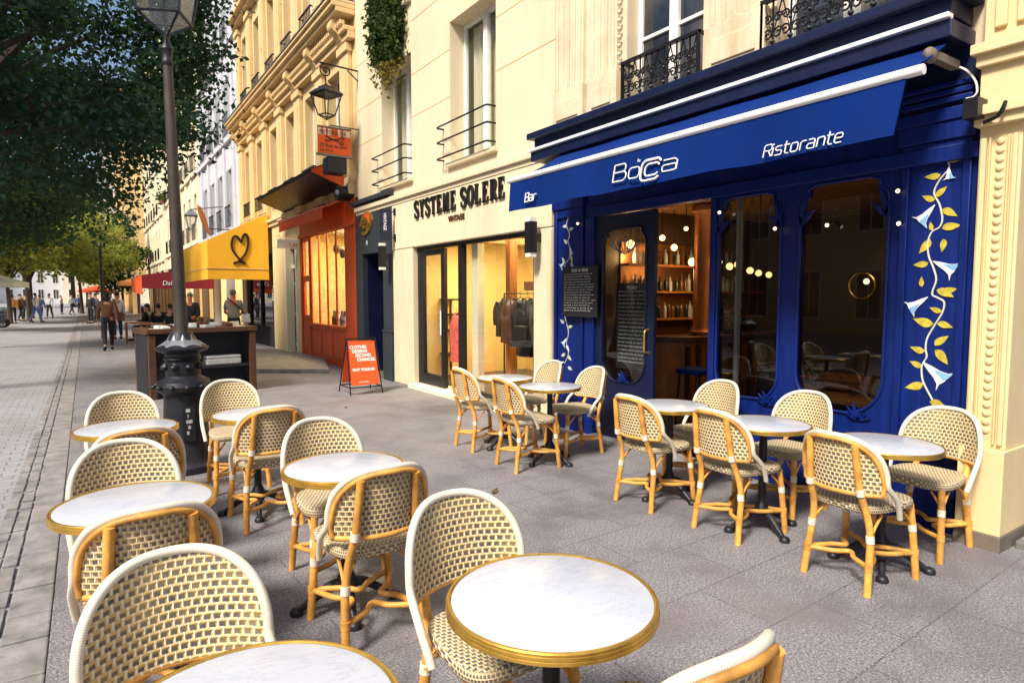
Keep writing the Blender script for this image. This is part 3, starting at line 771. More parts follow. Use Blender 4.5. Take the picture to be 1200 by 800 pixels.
N = Place('neighbour_front', 'dark blue neighbouring front in a recess right of the stone pillar', 'shopfront', (5.2, .4, 0))
N.add(MB().box(5.05, 5.15, -3.0, 1.458, 0, 3.4), 'panelling', 'blue_paint')
N.add(MB().box(4.78, 5.05, -3.0, 1.44, -.02, .05), 'doorstep', 'kerb_granite', bevel=.006)

# ================================================================== 2. cream clothes shop building
G = Place('cream_building', 'smooth cream rendered building above the clothes shop, with tall recessed windows', 'building', (6, 9.4, 0))
ZS = 3.33
ops = [(7.44, 8.74, 3.62, 5.72), (10.12, 11.42, 3.62, 5.72), (7.44, 8.74, 6.6, 8.6), (10.12, 11.42, 6.6, 8.6)]
G.add(wall_shell(MB(), 6.125, 12.72, ZS, 9.6, XF, ops, .30), 'wall', 'cream_render')
for a, b, c, d in ops: casement(G, a, b, c, d, XF+.24, curtain=True, pane='shop_glass')
lin = MB()
for zz in (4.62, 5.32, 6.2):
    for a, b in ((6.13, 7.43), (8.75, 10.11), (11.43, 12.71)): lin.box(XF-.004, XF+.02, a, b, zz, zz+.014)
G.add(lin, 'joint_line', 'ochre_stone')
for a, b, c, d in ops: G.add(MB().box(XF-.07, XF+.22, a-.05, b+.05, c-.07, c-.003), 'window_sill', 'cream_render', bevel=.01)
sil = MB()
sil.box(XF-.10, XF-.003, 6.125, 12.72, ZS-.04, ZS+.05).box(XF-.06, XF-.003, 6.125, 12.72, ZS-.11, ZS-.04)
G.add(sil, 'ledge', 'cream_render', bevel=.01)
for a, b, c, d in ops[:2]:
    r_ = MB()
    for zz in (c+.07, c+.32, c+.55): r_.tube([(XF+.02, a+.01, zz), (XF-.13, a+.02, zz), (XF-.14, a+.05, zz), (XF-.14, b+.17, zz), (XF-.12, b+.21, zz), (XF+.02, b+.21, zz)], .014, 6)
    G.add(r_, 'railing', 'black_metal', smooth=40)
G.add(MB().box(XF-.3, XF+9, 6.125, 12.72, 9.6, 9.85), 'roof', 'zinc')
# ground floor of the clothes shop
T = Place('clothes_shop', 'cream clothes shop front with dark framed glass under black capitals', 'shopfront', (XF, 8.4, 0))
sh = MB()
sh.box(XF-.05, XF+.10, 6.125, 10.90, 2.42, ZS-.115)                        # fascia
sh.box(XF-.04, XF+.25, 6.125, 6.50, 0.0, 2.415); sh.box(XF-.04, XF+.25, 10.06, 10.90, 0.0, 2.415)
sh.box(XF-.055, XF+.02, 6.13, 6.16, 0, 2.4)
T.add(sh, 'wall', 'cream_render', bevel=.01)
T.add(MB().box(XF-.16, XF+.3, 6.50, 10.06, -.02, .07), 'doorstep', 'pale_stone', bevel=.01)
f = MB(); Xg = XF+.09
for a, b in ((6.505, 6.56), (8.50, 8.62), (9.94, 10.05)): f.box(Xg-.04, Xg+.05, a, b, .073, 2.36)
f.box(Xg-.05, Xg+.05, 6.505, 10.055, 2.36, 2.418); f.box(Xg-.04, Xg+.05, 6.56, 8.50, .073, .16)
T.add(f, 'window_frame', 'black_metal', bevel=.004)
T.add(MB().box(Xg, Xg+.008, 6.56, 8.50, .16, 2.36), 'window_pane', 'shop_glass')
dd = MB(); dd.box(Xg-.035, Xg+.035, 9.86, 9.94, .08, 2.35).box(Xg-.035, Xg+.035, 9.10, 9.20, .08, 2.35).box(Xg-.035, Xg+.035, 9.20, 9.86, 2.26, 2.35).box(Xg-.035, Xg+.035, 9.20, 9.86, .08, .26)
dO = T.add(dd, 'door', 'black_metal', bevel=.004)
T.add(MB().box(Xg, Xg+.008, 9.20, 9.86, .26, 2.26), 'pane', 'shop_glass', parent=dO)
T.add(MB().tube([(Xg-.07, 9.15, .95), (Xg-.07, 9.15, 1.35)], .012, 8), 'handle', 'white_metal', smooth=50, parent=dO)
# interior
ins = MB()
ins.box(7.6, 7.7, 6.45, 10.9, 0, 2.9).box(XF+.25, 7.6, 10.80, 10.9, .0, 2.9).box(XF+.25, 7.6, 6.45, 6.49, 0, 2.9)
T.add(ins, 'interior_wall', 'warm_wall'); T.add(MB().box(XF+.12, 7.6, 6.5, 10.8, -.02, .06), 'floor', 'dark_floor')
T.add(MB().box(XF+.12, 7.6, 6.5, 10.8, 2.62, 2.7), 'ceiling', 'white_paint')
for q in ((5.55, 5.70, 8.30, 8.42, .06, 2.62), (5.3, 5.42, 7.25, 7.33, .06, 2.62), (5.0, 7.6, 8.9, 9.0, 2.45, 2.62)): T.add(MB().box(*q), 'timber_post' if q[4] < 1 else 'timber_beam', 'bar_wood', bevel=.008)
cp = MB().box(XF+.2, XF+.32, 8.28, 8.46, .06, 2.6); T.add(cp, 'display_post', 'pale_stone', bevel=.006)
LA = bpy.data.lights.new('ceiling_lamp', 'AREA'); LA.shape = 'RECTANGLE'; LA.size = 1.6; LA.size_y = 2.6; LA.energy = 125; LA.color = (1, .80, .46)
lo = bpy.data.objects.new('shop_light', LA); C.objects.link(lo); lo.location = (6.2, 8.7, 2.56)
for i, (x_, y_) in enumerate(((5.45, 7.9), (6.4, 9.6), (6.6, 7.4))):
    c_ = MB().box(x_-.16, x_+.16, y_-.16, y_+.16, 2.585, 2.615).build('ceiling_lamp', 'lamp_panel')
    tag(c_, ('glowing ceiling panel just behind the shop window', 'glowing ceiling panel near the open door of the shop', 'glowing ceiling panel at the back of the shop')[i], 'lamp', 'ceiling lamps in the clothes shop')
# sign letters, serif display capitals
def serif(txt, H, adv, m, parent, X, y0, z0, wd=.62):
    """tall black capitals with thick stems and thin bars"""
    mb = MB(); x = 0; T_, t_ = H*.19, H*.065
    def bar(x0, x1, a, b): mb.box(X-.03, X-.002, y0-x1, y0-x0, z0+a, z0+b)
    def slab(x0, x1, xt0, xt1, a, b):
        mb.hexa([(X-.03, y0-x1, z0+a), (X-.002, y0-x1, z0+a), (X-.002, y0-x0, z0+a), (X-.03, y0-x0, z0+a), (X-.03, y0-xt1, z0+b), (X-.002, y0-xt1, z0+b), (X-.002, y0-xt0, z0+b), (X-.03, y0-xt0, z0+b)])
    def ribbon(pts, wds):
        L, Rr = [], []
        for i in range(len(pts)):
            a = Vector(pts[max(i-1, 0)]); c = Vector(pts[min(i+1, len(pts)-1)]); tg = (c-a).normalized(); nn = Vector((-tg.y, tg.x))*wds[i]/2
            L.append(Vector(pts[i])+nn); Rr.append(Vector(pts[i])-nn)
        for i in range(len(pts)-1):
            q = [L[i], Rr[i], Rr[i+1], L[i+1]]
            mb.hexa([(X-.03, y0-p.x, z0+p.y) for p in q]+[(X-.002, y0-p.x, z0+p.y) for p in q])
    for ch in txt:
        W_ = H*wd
        if ch == ' ': x += adv*.55; continue
        if ch in 'EL':
            bar(x+.12*W_, x+.12*W_+T_, 0, H); bar(x, x+W_*.95, 0, t_)
            slab(x+W_*.78, x+W_*.95, x+W_*.90, x+W_*.95, t_, H*.26)
            bar(x, x+T_+.2*W_, H-t_, H-.001)
            if ch == 'E':
                bar(x, x+W_*.88, H-t_, H); slab(x+W_*.83, x+W_*.88, x+W_*.74, x+W_*.88, H*.76, H-t_); bar(x+.2*W_, x+W_*.66, H*.49, H*.49+t_); bar(x+W_*.6, x+W_*.66, H*.40, H*.64)
        elif ch == 'T':
            bar(x+.5*W_-T_/2, x+.5*W_+T_/2, 0, H); bar(x, x+W_, H-t_, H); bar(x, x+.06*W_, H*.74, H); bar(x+.94*W_, x+W_, H*.74, H); bar(x+.25*W_, x+.75*W_, 0, t_)
        elif ch == 'Y':
            slab(x+.5*W_-T_/2, x+.5*W_+T_/2, x+.02*W_, x+.02*W_+T_, H*.42, H); slab(x+.5*W_, x+.5*W_+t_, x+.86*W_, x+.86*W_+t_, H*.42, H)
            bar(x+.5*W_-T_/2, x+.5*W_+T_/2, 0, H*.42); bar(x+.25*W_, x+.75*W_, 0, t_); bar(x-.05*W_, x+.38*W_, H-t_, H); bar(x+.7*W_, x+1.05*W_, H-t_, H)
        elif ch == 'M':
            W2_ = W_*1.25
            bar(x+.06*W2_, x+.06*W2_+t_, 0, H); bar(x+.94*W2_-T_, x+.94*W2_, 0, H); slab(x+.5*W2_-T_/2, x+.5*W2_+T_/2, x+.06*W2_, x+.06*W2_+T_, 0, H); slab(x+.5*W2_-.02, x+.5*W2_+t_-.02, x+.90*W2_-T_*.6, x+.90*W2_, 0, H)
            bar(x-.04*W2_, x+.22*W2_, 0, t_); bar(x+.68*W2_, x+1.04*W2_, 0, t_); x += W_*.25
        elif ch == 'R':
            bar(x+.1*W_, x+.1*W_+T_, 0, H); bar(x, x+.45*W_, 0, t_); bar(x, x+.5*W_, H-t_, H)
            pts = [(x+.45*W_, H-t_/2)]+[(x+.55*W_+.30*W_*math.cos(a), H*.75+H*.22*math.sin(a)) for a in [PI/2-PI*i/10 for i in range(11)]]+[(x+.4*W_, H*.53)]
            ribbon(pts, [t_, t_]+[t_+(T_-t_)*math.sin(PI*i/10) for i in range(1, 11)]+[t_]); slab(x+.80*W_, x+.80*W_+T_, x+.42*W_, x+.42*W_+T_*.8, 0, H*.53); bar(x+.78*W_, x+1.05*W_, 0, t_)
        elif ch == 'O':
            n_ = 28; pts = [(x+.5*W_+.44*W_*math.cos(2*PI*i/n_), H*.5+H*.49*math.sin(2*PI*i/n_)) for i in range(n_+1)]
            ribbon(pts, [t_+(T_*1.1-t_)*abs(math.cos(2*PI*i/n_)) for i in range(n_+1)])
        elif ch == 'S':
            pts = [(.86, .80), (.74, .93), (.50, .985), (.22, .92), (.10, .75), (.24, .60), (.5, .50), (.76, .40), (.90, .24), (.78, .07), (.5, .015), (.24, .06), (.10, .20)]
            pp = smooth_path([(a, b, 0) for a, b in pts], 4); k_ = len(pp)
            ribbon([(x+p.x*W_, p.y*H) for p in pp], [t_+(T_*1.15-t_)*max(0, math.sin(PI*i/(k_-1)))**1.5 for i in range(k_)])
            bar(x+.84*W_, x+.90*W_, H*.70, H*.97); bar(x+.06*W_, x+.12*W_, H*.03, H*.30)
        x += adv
    return T.add(mb, 'lettering', m)
pL, pR = onX(487, 255, XF-.05), onX(593, 228, XF-.05)
serif('SYSTEME SOLERE', .285, (pL.y-pR.y)/13.55, 'letter_black', T, XF-.052, pL.y, pL.z-.02, .56)
pv = onX(526, 260, XF-.05)
lettering('VINTAGE', .115, 'leather_brown', T.o, (XF-.056, pv.y, pv.z), ext=.008, spacing=1.05, offset=.004)

# wall lamps: black boxes shining up and down
def wall_lamp(name_label, y_, z_, X, on):
    L_ = Place('wall_lamp', name_label, 'wall lamp', (X, y_, z_), 'black wall lamps')
    L_.add(MB().box(X-.20, X-.09, y_-.06, y_+.06, z_-.19, z_+.19).box(X-.09, X-.001, y_-.025, y_+.025, z_-.05, z_+.05), 'body', 'black_metal', bevel=.005)
    for s_ in (-1, 1): L_.add(MB().box(X-.192, X-.098, y_-.052, y_+.052, z_+s_*.215-.025, z_+s_*.215+.025), 'light', 'bulb_white' if on else 'white_paint')
wall_lamp('black box wall lamp beside the clothes shop window', 6.36, 2.30, XF-.04, False)
wall_lamp('black box wall lamp at the edge of the charcoal front', 10.93, 2.30, XF-.09, False)

# ------------------------------------------------------------------ charcoal door front
D = Place('charcoal_front', 'charcoal grey narrow shop front with a face emblem above its dark doorway', 'shopfront', (XF, 12, 0))
Xd = XF-.05
D.add(MB().plate([(10.905, 0), (11.36, 0), (11.36, 2.42), (12.42, 2.42), (12.42, 0), (12.78, 0), (12.78, 3.5), (10.905, 3.5)], [], lambda a, b, d: (Xd+d, a, b), .12), 'panelling', 'charcoal_paint', bevel=.008)
mm = MB().box(Xd-.03, Xd-.001, 10.92, 11.34, 0, .9).box(Xd-.04, Xd-.001, 10.91, 11.35, .90, .95).box(Xd-.10, Xd-.001, 10.9, 12.8, 3.42, 3.5)
D.add(mm, 'moulding', 'charcoal_paint', bevel=.008)
D.add(MB().box(Xd+.9, Xd+.95, 11.36, 12.42, .02, 2.6).box(Xd+.12, Xd+.9, 12.42, 12.46, .02, 2.6).box(Xd+.12, Xd+.9, 11.32, 11.36, .02, 2.6).box(Xd+.12, Xd+.95, 11.32, 12.46, 2.42, 2.5), 'doorway', 'navy_paint')
D.add(MB().box(Xd+.03, Xd+.9, 11.37, 12.41, -.02, .03), 'doorstep', 'plinth_grey')
pe = onX(430, 263, Xd)                                     # a laughing face in profile, cut from gilded plate
em_ = lambda zx_, zy_: (pe.y-(zx_-286)/11.43*.0446, pe.z+(377-zy_)/11.43*.0178)
face = [(300, 218), (335, 235), (356, 280), (364, 335), (356, 400), (335, 455), (300, 500), (262, 515), (232, 500), (228, 470), (246, 462), (270, 468), (292, 430), (296, 398), (262, 425), (240, 428), (236, 405), (244, 392), (214, 392), (187, 388), (200, 352), (214, 318), (222, 280), (250, 240)]
D.add(MB().plate([em_(*p) for p in face], [], lambda a, b, d: (Xd-.030+d, a, b), .029), 'face_emblem', 'brass', label='gilded laughing face in profile')
D.add(MB().plate([em_(*p) for p in ((268, 250), (300, 236), (335, 262), (345, 320), (338, 372), (322, 340), (300, 300), (272, 292))], [], lambda a, b, d: (Xd-.034+d, a, b), .003), 'face_patch', 'orange_cloth')
fl_ = MB()
for pts in (((236, 330), (262, 322), (278, 340)), ((250, 372), (284, 380), (300, 372)), ((318, 380), (340, 400), (330, 440))): fl_.tube([(Xd-.032, *em_(*p)) for p in pts], .009, 5)
D.add(fl_, 'face_line', 'leather_dark')
pc = onX(431, 283, Xd); lettering('e', .17, 'letter_white', D.o, (Xd-.004, pc.y+.08, pc.z-.06), ext=.003)
# blade sign on two brackets
bl_ = Place('blade_sign', 'dark upright blade sign with white letters on two black brackets', 'sign', (4.55, 10.75, 2.95))
a0 = onY(446, 281, 10.75); a1 = onY(457, 246, 10.75)
bl_.add(MB().box(a0.x, a1.x+.02, 10.735, 10.765, a0.z, a1.z), 'board', 'navy_paint', bevel=.004)
br_ = MB()
for zz in (a1.z-.03, a0.z+.05): br_.tube([(a1.x+.02, 10.75, zz), (XF-.05, 10.75, zz)], .009, 6).box(XF-.075, XF-.05, 10.72, 10.78, zz-.06, zz+.06)
bl_.add(br_, 'bracket', 'black_metal', smooth=40)
lettering('VINTAGE', .075, 'letter_white', bl_.o, (a0.x+.055, 10.733, a1.z-.06), Matrix(((0, 1, 0, 0), (0, 0, -1, 0), (-1, 0, 0, 0), (0, 0, 0, 1))), ext=.002, offset=.001)

# ================================================================== 3. ochre building with pilasters and a great cornice
O = Place('ochre_building', 'golden stone building with pilasters, scrolled consoles and a heavy cornice', 'building', (6, 18.4, 0))
ZT = 7.28; pil = [13.2, 14.95, 16.75, 18.55, 20.35, 22.15, 23.85]
ops = []
for i in range(6):
    c_ = (pil[i]+pil[i+1])/2; ops += [(c_-.47, c_+.47, 4.25, 6.45), (c_-.47, c_+.47, 7.95, 10.2), (c_-.47, c_+.47, 11.2, 13.2)]
O.add(wall_shell(MB(), 12.725, 24.1, 3.62, 14.4, XF, ops, .28), 'wall', 'ochre_stone')
for a, b, c, d in ops: casement(O, a, b, c, d, XF+.2, pane='window_pane')
for y_ in pil:
    ps = MB()
    for z0, z1 in ((3.7, 6.75), (7.75, 10.6), (11.0, 14.0)):
        ps.box(XF-.10, XF-.002, y_-.26, y_+.26, z0, z1); ps.box(XF-.14, XF-.002, y_-.30, y_+.30, z0, z0+.22); ps.box(XF-.15, XF-.002, y_-.30, y_+.30, z1-.16, z1)
        ps.box(XF-.125, XF-.09, y_-.15, y_+.15, z0+.4, z1-.35)
    O.add(ps, 'pilaster', 'ochre_stone', bevel=.012)
co_ = MB()
for (d, z0, z1) in ((.16, 6.78, 6.92), (.24, 6.92, 7.02), (.40, 7.24, 7.34), (.48, 7.34, 7.44), (.53, 7.44, 7.50)): co_.box(XF-d, XF-.002, 12.73, 24.1, z0, z1-.002)
for k in range(95): co_.box(XF-.30, XF-.2, 12.78+k*.119, 12.84+k*.119, 7.03, 7.12)
for (d, z0, z1) in ((.2, 10.7, 10.85), (.34, 10.85, 10.95), (.3, 14.1, 14.25), (.5, 14.25, 14.4)): co_.box(XF-d, XF-.002, 12.73, 24.1, z0, z1)
O.add(co_, 'cornice', 'ochre_stone', bevel=.012)
O.add(MB().box(XF-.55, XF+.1, 12.73, 24.1, 7.505, 7.53), 'flashing', 'slate_roof')
for y_ in pil:                                             # scrolled consoles carrying the cornice
    s_ = MB(); prof = smooth_path([(0, 0, 6.55), (-.10, 0, 6.56), (-.14, 0, 6.64), (-.13, 0, 6.74), (-.19, 0, 6.84), (-.26, 0, 6.95), (-.35, 0, 7.01), (-.39, 0, 7.09), (-.37, 0, 7.19), (-.30, 0, 7.235), (0, 0, 7.235)], 3)
    s_.plate([(p.x, p.z) for p in prof], [], lambda a, b, d: (XF+a-.002, y_-.12+d, b), .24)
    for sd in ():
        s_.tube([(XF-.29-.065*(1-k/18)*math.cos(k*.6), y_+sd, 7.11+.065*(1-k/18)*math.sin(k*.6)) for k in range(17)], .018, 5)
        s_.tube([(XF-.10-.06*(1-k/18)*math.cos(k*.6), y_+sd, 6.66+.05*(1-k/18)*math.sin(k*.6)) for k in range(17)], .015, 5)
    O.add(s_, 'console', 'ochre_stone', smooth=40, bevel=.006)
for a, b, c, d in ops:
    g_ = MB(); zt = c+.42
    for k in range(8): g_.tube([(XF-.10, a+.05+(b-a-.1)*k/7, c+.02), (XF-.10, a+.05+(b-a-.1)*k/7, zt)], .011, 5)
    g_.box(XF-.12, XF-.08, a, b, zt, zt+.03).box(XF-.11, XF-.09, a, b, c+.02, c+.04).box(XF-.1, XF+.02, a, a+.02, zt, zt+.03).box(XF-.1, XF+.02, b-.02, b, zt, zt+.03)
    O.add(g_, 'window_grille', 'black_metal')
O.add(MB().box(XF-.05, XF+9, 12.73, 24.1, 14.4, 14.6), 'roof', 'zinc')
gr = MB()                                                    # ground-floor masonry round the two shop fronts
gr.box(XF-.04, XF+.3, 16.90, 17.25, 0, 3.0).box(XF-.04, XF+.3, 18.45, 19.85, 0, 3.0).box(XF-.04, XF+.3, 16.90, 19.85, 3.0, 3.63).box(XF-.10, XF, 16.85, 24.1, 3.64, 3.76).box(XF-.16, XF, 16.85, 24.1, 3.76, 3.84)
gr.box(XF+.1, XF+.3, 19.85, 24.1, 2.9, 3.63).box(XF-.04, XF+.3, 23.8, 24.1, 0, 2.9)
O.add(gr, 'ground_floor', 'yellow_stone', bevel=.012)
dw = MB().box(XF+.16, XF+.22, 17.25, 18.45, .02, 3.0); O.add(dw, 'door', 'charcoal_paint')
df = MB().box(XF-.06, XF+.2, 17.255, 17.38, 0, 2.9).box(XF-.06, XF+.2, 18.32, 18.445, 0, 2.9).box(XF+.1, XF+.2, 17.38, 18.32, 2.35, 2.45)
for z_ in (.2, 1.05, 1.9): df.box(XF+.135, XF+.165, 17.5, 18.2, z_, z_+.05)
O.add(df, 'door_frame', 'pale_stone', bevel=.006)
pq = onX(325, 270, XF-.04); lettering('COUTURE', .2, 'ochre_stone', O.o, (XF-.045, 19.2, 3.22), ext=.006, sx=1.3)
wsg = Place('door_sign', 'narrow white sign board hung across the tall dark doorway', 'sign', (4.5, 17.2, 2.75))
qa, qb = onY(325, 291, 17.1), onY(358, 281, 17.1)
wsg.add(MB().box(qa.x, min(qb.x, 4.70), 17.08, 17.12, qa.z, qa.z+.24), 'board', 'white_paint', bevel=.006)
lettering('CAFE', .13, 'brass', wsg.o, (qa.x+.28, 17.078, qa.z+.06), FRONT, ext=.003)

# orange shop front
R_ = Place('orange_shop', 'orange red wooden shop front with tall lit window panes', 'shopfront', (XF, 15, 0))
Xo = XF-.06
holes = []
for k in range(4): a = 13.45+k*.63; holes.append([(a, .92), (a+.575, .92), (a+.575, 3.04), (a, 3.04)])
dh = [[(16.05, 2.1), (16.6, 2.1), (16.6, 2.95), (16.05, 2.95)], [(16.1, 1.1), (16.55, 1.1), (16.55, 1.95), (16.1, 1.95)]]
R_.add(MB().plate([(12.80, 0), (16.88, 0), (16.88, 3.62), (12.80, 3.62)], holes+dh, lambda a, b, d: (Xo+d, a, b), .035), 'panelling', 'orange_paint', bevel=.008)
om = MB().box(Xo-.04, Xo-.001, 13.40, 15.97, .84, .91)
for k in range(3): om.box(Xo-.02, Xo-.001, 13.5+k*.83, 14.2+k*.83, .2, .74)
om.box(Xo-.03, Xo-.001, 15.98, 16.02, .05, 3.1).box(Xo-.03, Xo-.001, 16.66, 16.72, .05, 3.1).box(Xo-.05, Xo-.001, 12.8, 16.88, 3.06, 3.14).box(Xo-.02, Xo-.001, 16.08, 16.58, .25, .95)
R_.add(om, 'moulding', 'orange_paint', bevel=.006)
for h in holes+dh[:2]:
    y0_, y1_, z0_, z1_ = h[0][0], h[1][0], h[0][1], h[2][1]
    R_.add(MB().box(Xo+.022, Xo+.028, y0_-.02, y1_+.02, z0_-.02, z1_+.02), 'window_pane', 'shop_glass')
R_.add(MB().box(6.4, 6.5, 12.75, 16.9, 0, 3.4).box(Xo+.15, 6.4, 16.85, 16.9, 0, 3.4).box(Xo+.15, 6.4, 12.73, 12.78, 0, 3.4), 'interior_wall', 'warm_wall')
R_.add(MB().box(Xo+.12, 6.5, 12.75, 16.9, 3.2, 3.3), 'ceiling', 'white_paint'); R_.add(MB().box(Xo+.12, 6.5, 12.75, 16.9, -.02, .05), 'floor', 'bar_wood')
shl = MB()
for z_ in (.9, 1.35, 1.8, 2.25, 2.65): shl.box(6.1, 6.39, 13, 16.8, z_, z_+.03)
shl.box(5.05, 5.3, 13.4, 15.9, .80, .84)
R_.add(shl, 'shelf', 'white_paint')
LB = bpy.data.lights.new('ceiling_lamp', 'AREA'); LB.size = 1.5; LB.energy = 170; LB.color = (1, .78, .42)
lo = bpy.data.objects.new('orange_shop_light', LB); C.objects.link(lo); lo.location = (5.6, 14.8, 3.15)
ri = random.Random(8); goods = MB(); goods2 = MB()
for z_ in (.93, 1.38, 1.83, 2.28, 2.68):
    y_ = 13.05
    while y_ < 16.7:
        w_ = ri.uniform(.08, .22); (goods if ri.random() < .5 else goods2).box(6.12, 6.12+ri.uniform(.1, .24), y_, y_+w_*.85, z_, z_+ri.uniform(.1, .34)); y_ += w_
for k in range(12):
    y_ = 13.5+k*.19; (goods if k % 3 else goods2).lathe([(.06, 0), (.07, .2), (.03, .3), (.03, .38)], 8, (5.15, y_, .84))
R_.add(goods, 'goods', 'leather_brown', label='dark goods on the lit shelves'); R_.add(goods2, 'goods', 'paper', label='pale goods on the lit shelves')
for k in range(9):                                           # hanging dark flags behind the glass head
    pass
hk = MB()
for k in range(5):
    y_ = 13.7+k*.45; hk.sphere((5.2, y_, 2.75-.12*(k % 2)), .14, 8, 6, (.5, 1, 1))
R_.add(hk, 'hanging_decoration', 'leather_dark', smooth=60)
# black canopy and orange awning above it
Hd = Place('metal_canopy', 'dark sloping canopy with red ends above the orange shop', 'canopy', (4.4, 15.8, 4))
Hd.add(MB().plate([(XF-.11, 3.86), (3.95, 4.12), (3.93, 4.20), (XF-.11, 4.50)], [], lambda a, b, d: (a, 13.3+d, b), 4.8), 'panel', 'black_metal', bevel=.004)
Hd.add(MB().plate([(XF-.12, 3.90), (3.97, 4.135), (3.97, 4.19), (XF-.12, 4.46)], [], lambda a, b, d: (a, 13.285+d, b), .013), 'end_panel', 'orange_paint')
Oa = Place('orange_awning', 'short orange fabric awning above the lit orange shop windows', 'awning', (4.4, 15, 3.4))
Oa.add(MB().plate([(XF-.10, 3.66), (4.18, 3.44), (4.17, 3.20), (4.185, 3.20), (4.20, 3.42), (XF-.10, 3.62)], [], lambda a, b, d: (a, 13.35+d, b), 3.5), 'canopy', 'orange_cloth', bevel=.004)
Oa.add(MB().tube([(4.19, 13.3, 3.44), (4.19, 16.9, 3.44)], .03, 8), 'front_bar', 'orange_paint', smooth=40)
vs = Place('vent_fan', 'small black round fan housing at the end of the orange awning', 'fan', (4.5, 13.1, 3.55))
vs.add(MB().tube([(4.42, 13.08, 3.72), (4.70, 13.08, 3.72)], .16, 14), 'housing', 'black_metal', smooth=40); vs.add(MB().sphere((4.42, 13.0, 3.72), .06, 8, 6), 'hub', 'paper_grey', smooth=60)

# yellow awning shop
Y_ = Place('yellow_awning', 'bright yellow box awning with a black looped heart on its end', 'awning', (3.8, 22, 3))
p_t = onY(319, 251, 20.0); p_o = onY(243, 281, 20.0); p_b = onY(320, 328, 20.0); p_lo = onY(243, 331, 20.0); pm = onY(243, 314, 20)
Xy = p_o.x
sec = [(XF-.12, p_t.z), (Xy, p_o.z), (Xy-.015, p_b.z), (XF-.12, p_b.z)]
ye = MB().plate(sec, [], lambda a, b, d: (a, 20.0+d, b), .012); Y_.add(ye, 'end_panel', 'yellow_cloth')
yt = MB().hexa([(XF-.12, 20.013, p_t.z-.012), (XF-.12, 25.2, p_t.z-.012), (Xy, 25.2, p_o.z-.012), (Xy, 20.013, p_o.z-.012), (XF-.12, 20.013, p_t.z), (XF-.12, 25.2, p_t.z), (Xy, 25.2, p_o.z), (Xy, 20.013, p_o.z)])
Y_.add(yt, 'canopy', 'yellow_cloth'); Y_.add(MB().box(Xy-.016, Xy-.004, 20.013, 25.2, p_b.z, p_o.z-.014), 'valance', 'yellow_cloth')
Y_.add(MB().box(Xy-.03, XF-.12, 19.985, 19.998, pm.z-.012, pm.z+.008).box(Xy-.03, Xy-.018, 19.985, 25.2, pm.z-.012, pm.z+.008), 'seam', 'ochre_stone')
ht = MB(); hp = [(283, 284), (278, 277), (273, 279), (272, 290), (277, 299), (284, 306), (288, 309)], [(283, 284), (286, 275), (290, 276), (291, 286), (288, 297), (280, 306), (274, 309)]
for h in hp: ht.tube(smooth_path([onY(a-.3, b, 19.985) for a, b in h], 5), .032, 6)
ht.tube([onY(274, 308, 19.985), onY(280, 307, 19.985), onY(288, 308, 19.985)], .03, 6)
Y_.add(ht, 'heart_drawing', 'letter_black', smooth=60)
YS = Place('bookshop_front', 'dark shop front with ribbed panels under the yellow awning', 'shopfront', (XF, 22, 0))
yb = MB().box(XF+.02, XF+.09, 19.86, 23.79, .0, .62).box(XF+.0, XF+.09, 19.86, 20.2, .62, 2.88).box(XF, XF+.09, 21.6, 21.8, .62, 2.88).box(XF, XF+.09, 23.3, 23.79, .62, 2.88).box(XF, XF+.09, 20.2, 23.3, 2.5, 2.88)
YS.add(yb, 'panelling', 'dark_cloth', bevel=.006); YS.add(MB().box(XF+.05, XF+.056, 20.2, 23.3, .62, 2.5), 'window_pane', 'shop_glass')
YS.add(MB().box(XF+.5, XF+.6, 19.9, 23.8, .0, 2.9), 'interior_wall', 'bar_wood')
rb = MB()
for k in range(26): rb.box(XF+.44, XF+.5, 20.25+k*.12, 20.31+k*.12, .62, 2.5)
YS.add(rb, 'ribbed_panel', 'brown_wood')
lettering('LIVRES', .16, 'letter_white', YS.o, (XF-.002, 20.06, 1.9), Matrix(((0, 0, -1, 0), (0, 1, 0, 0), (-1, 0, 0, 0), (0, 0, 0, 1))), ext=.003)

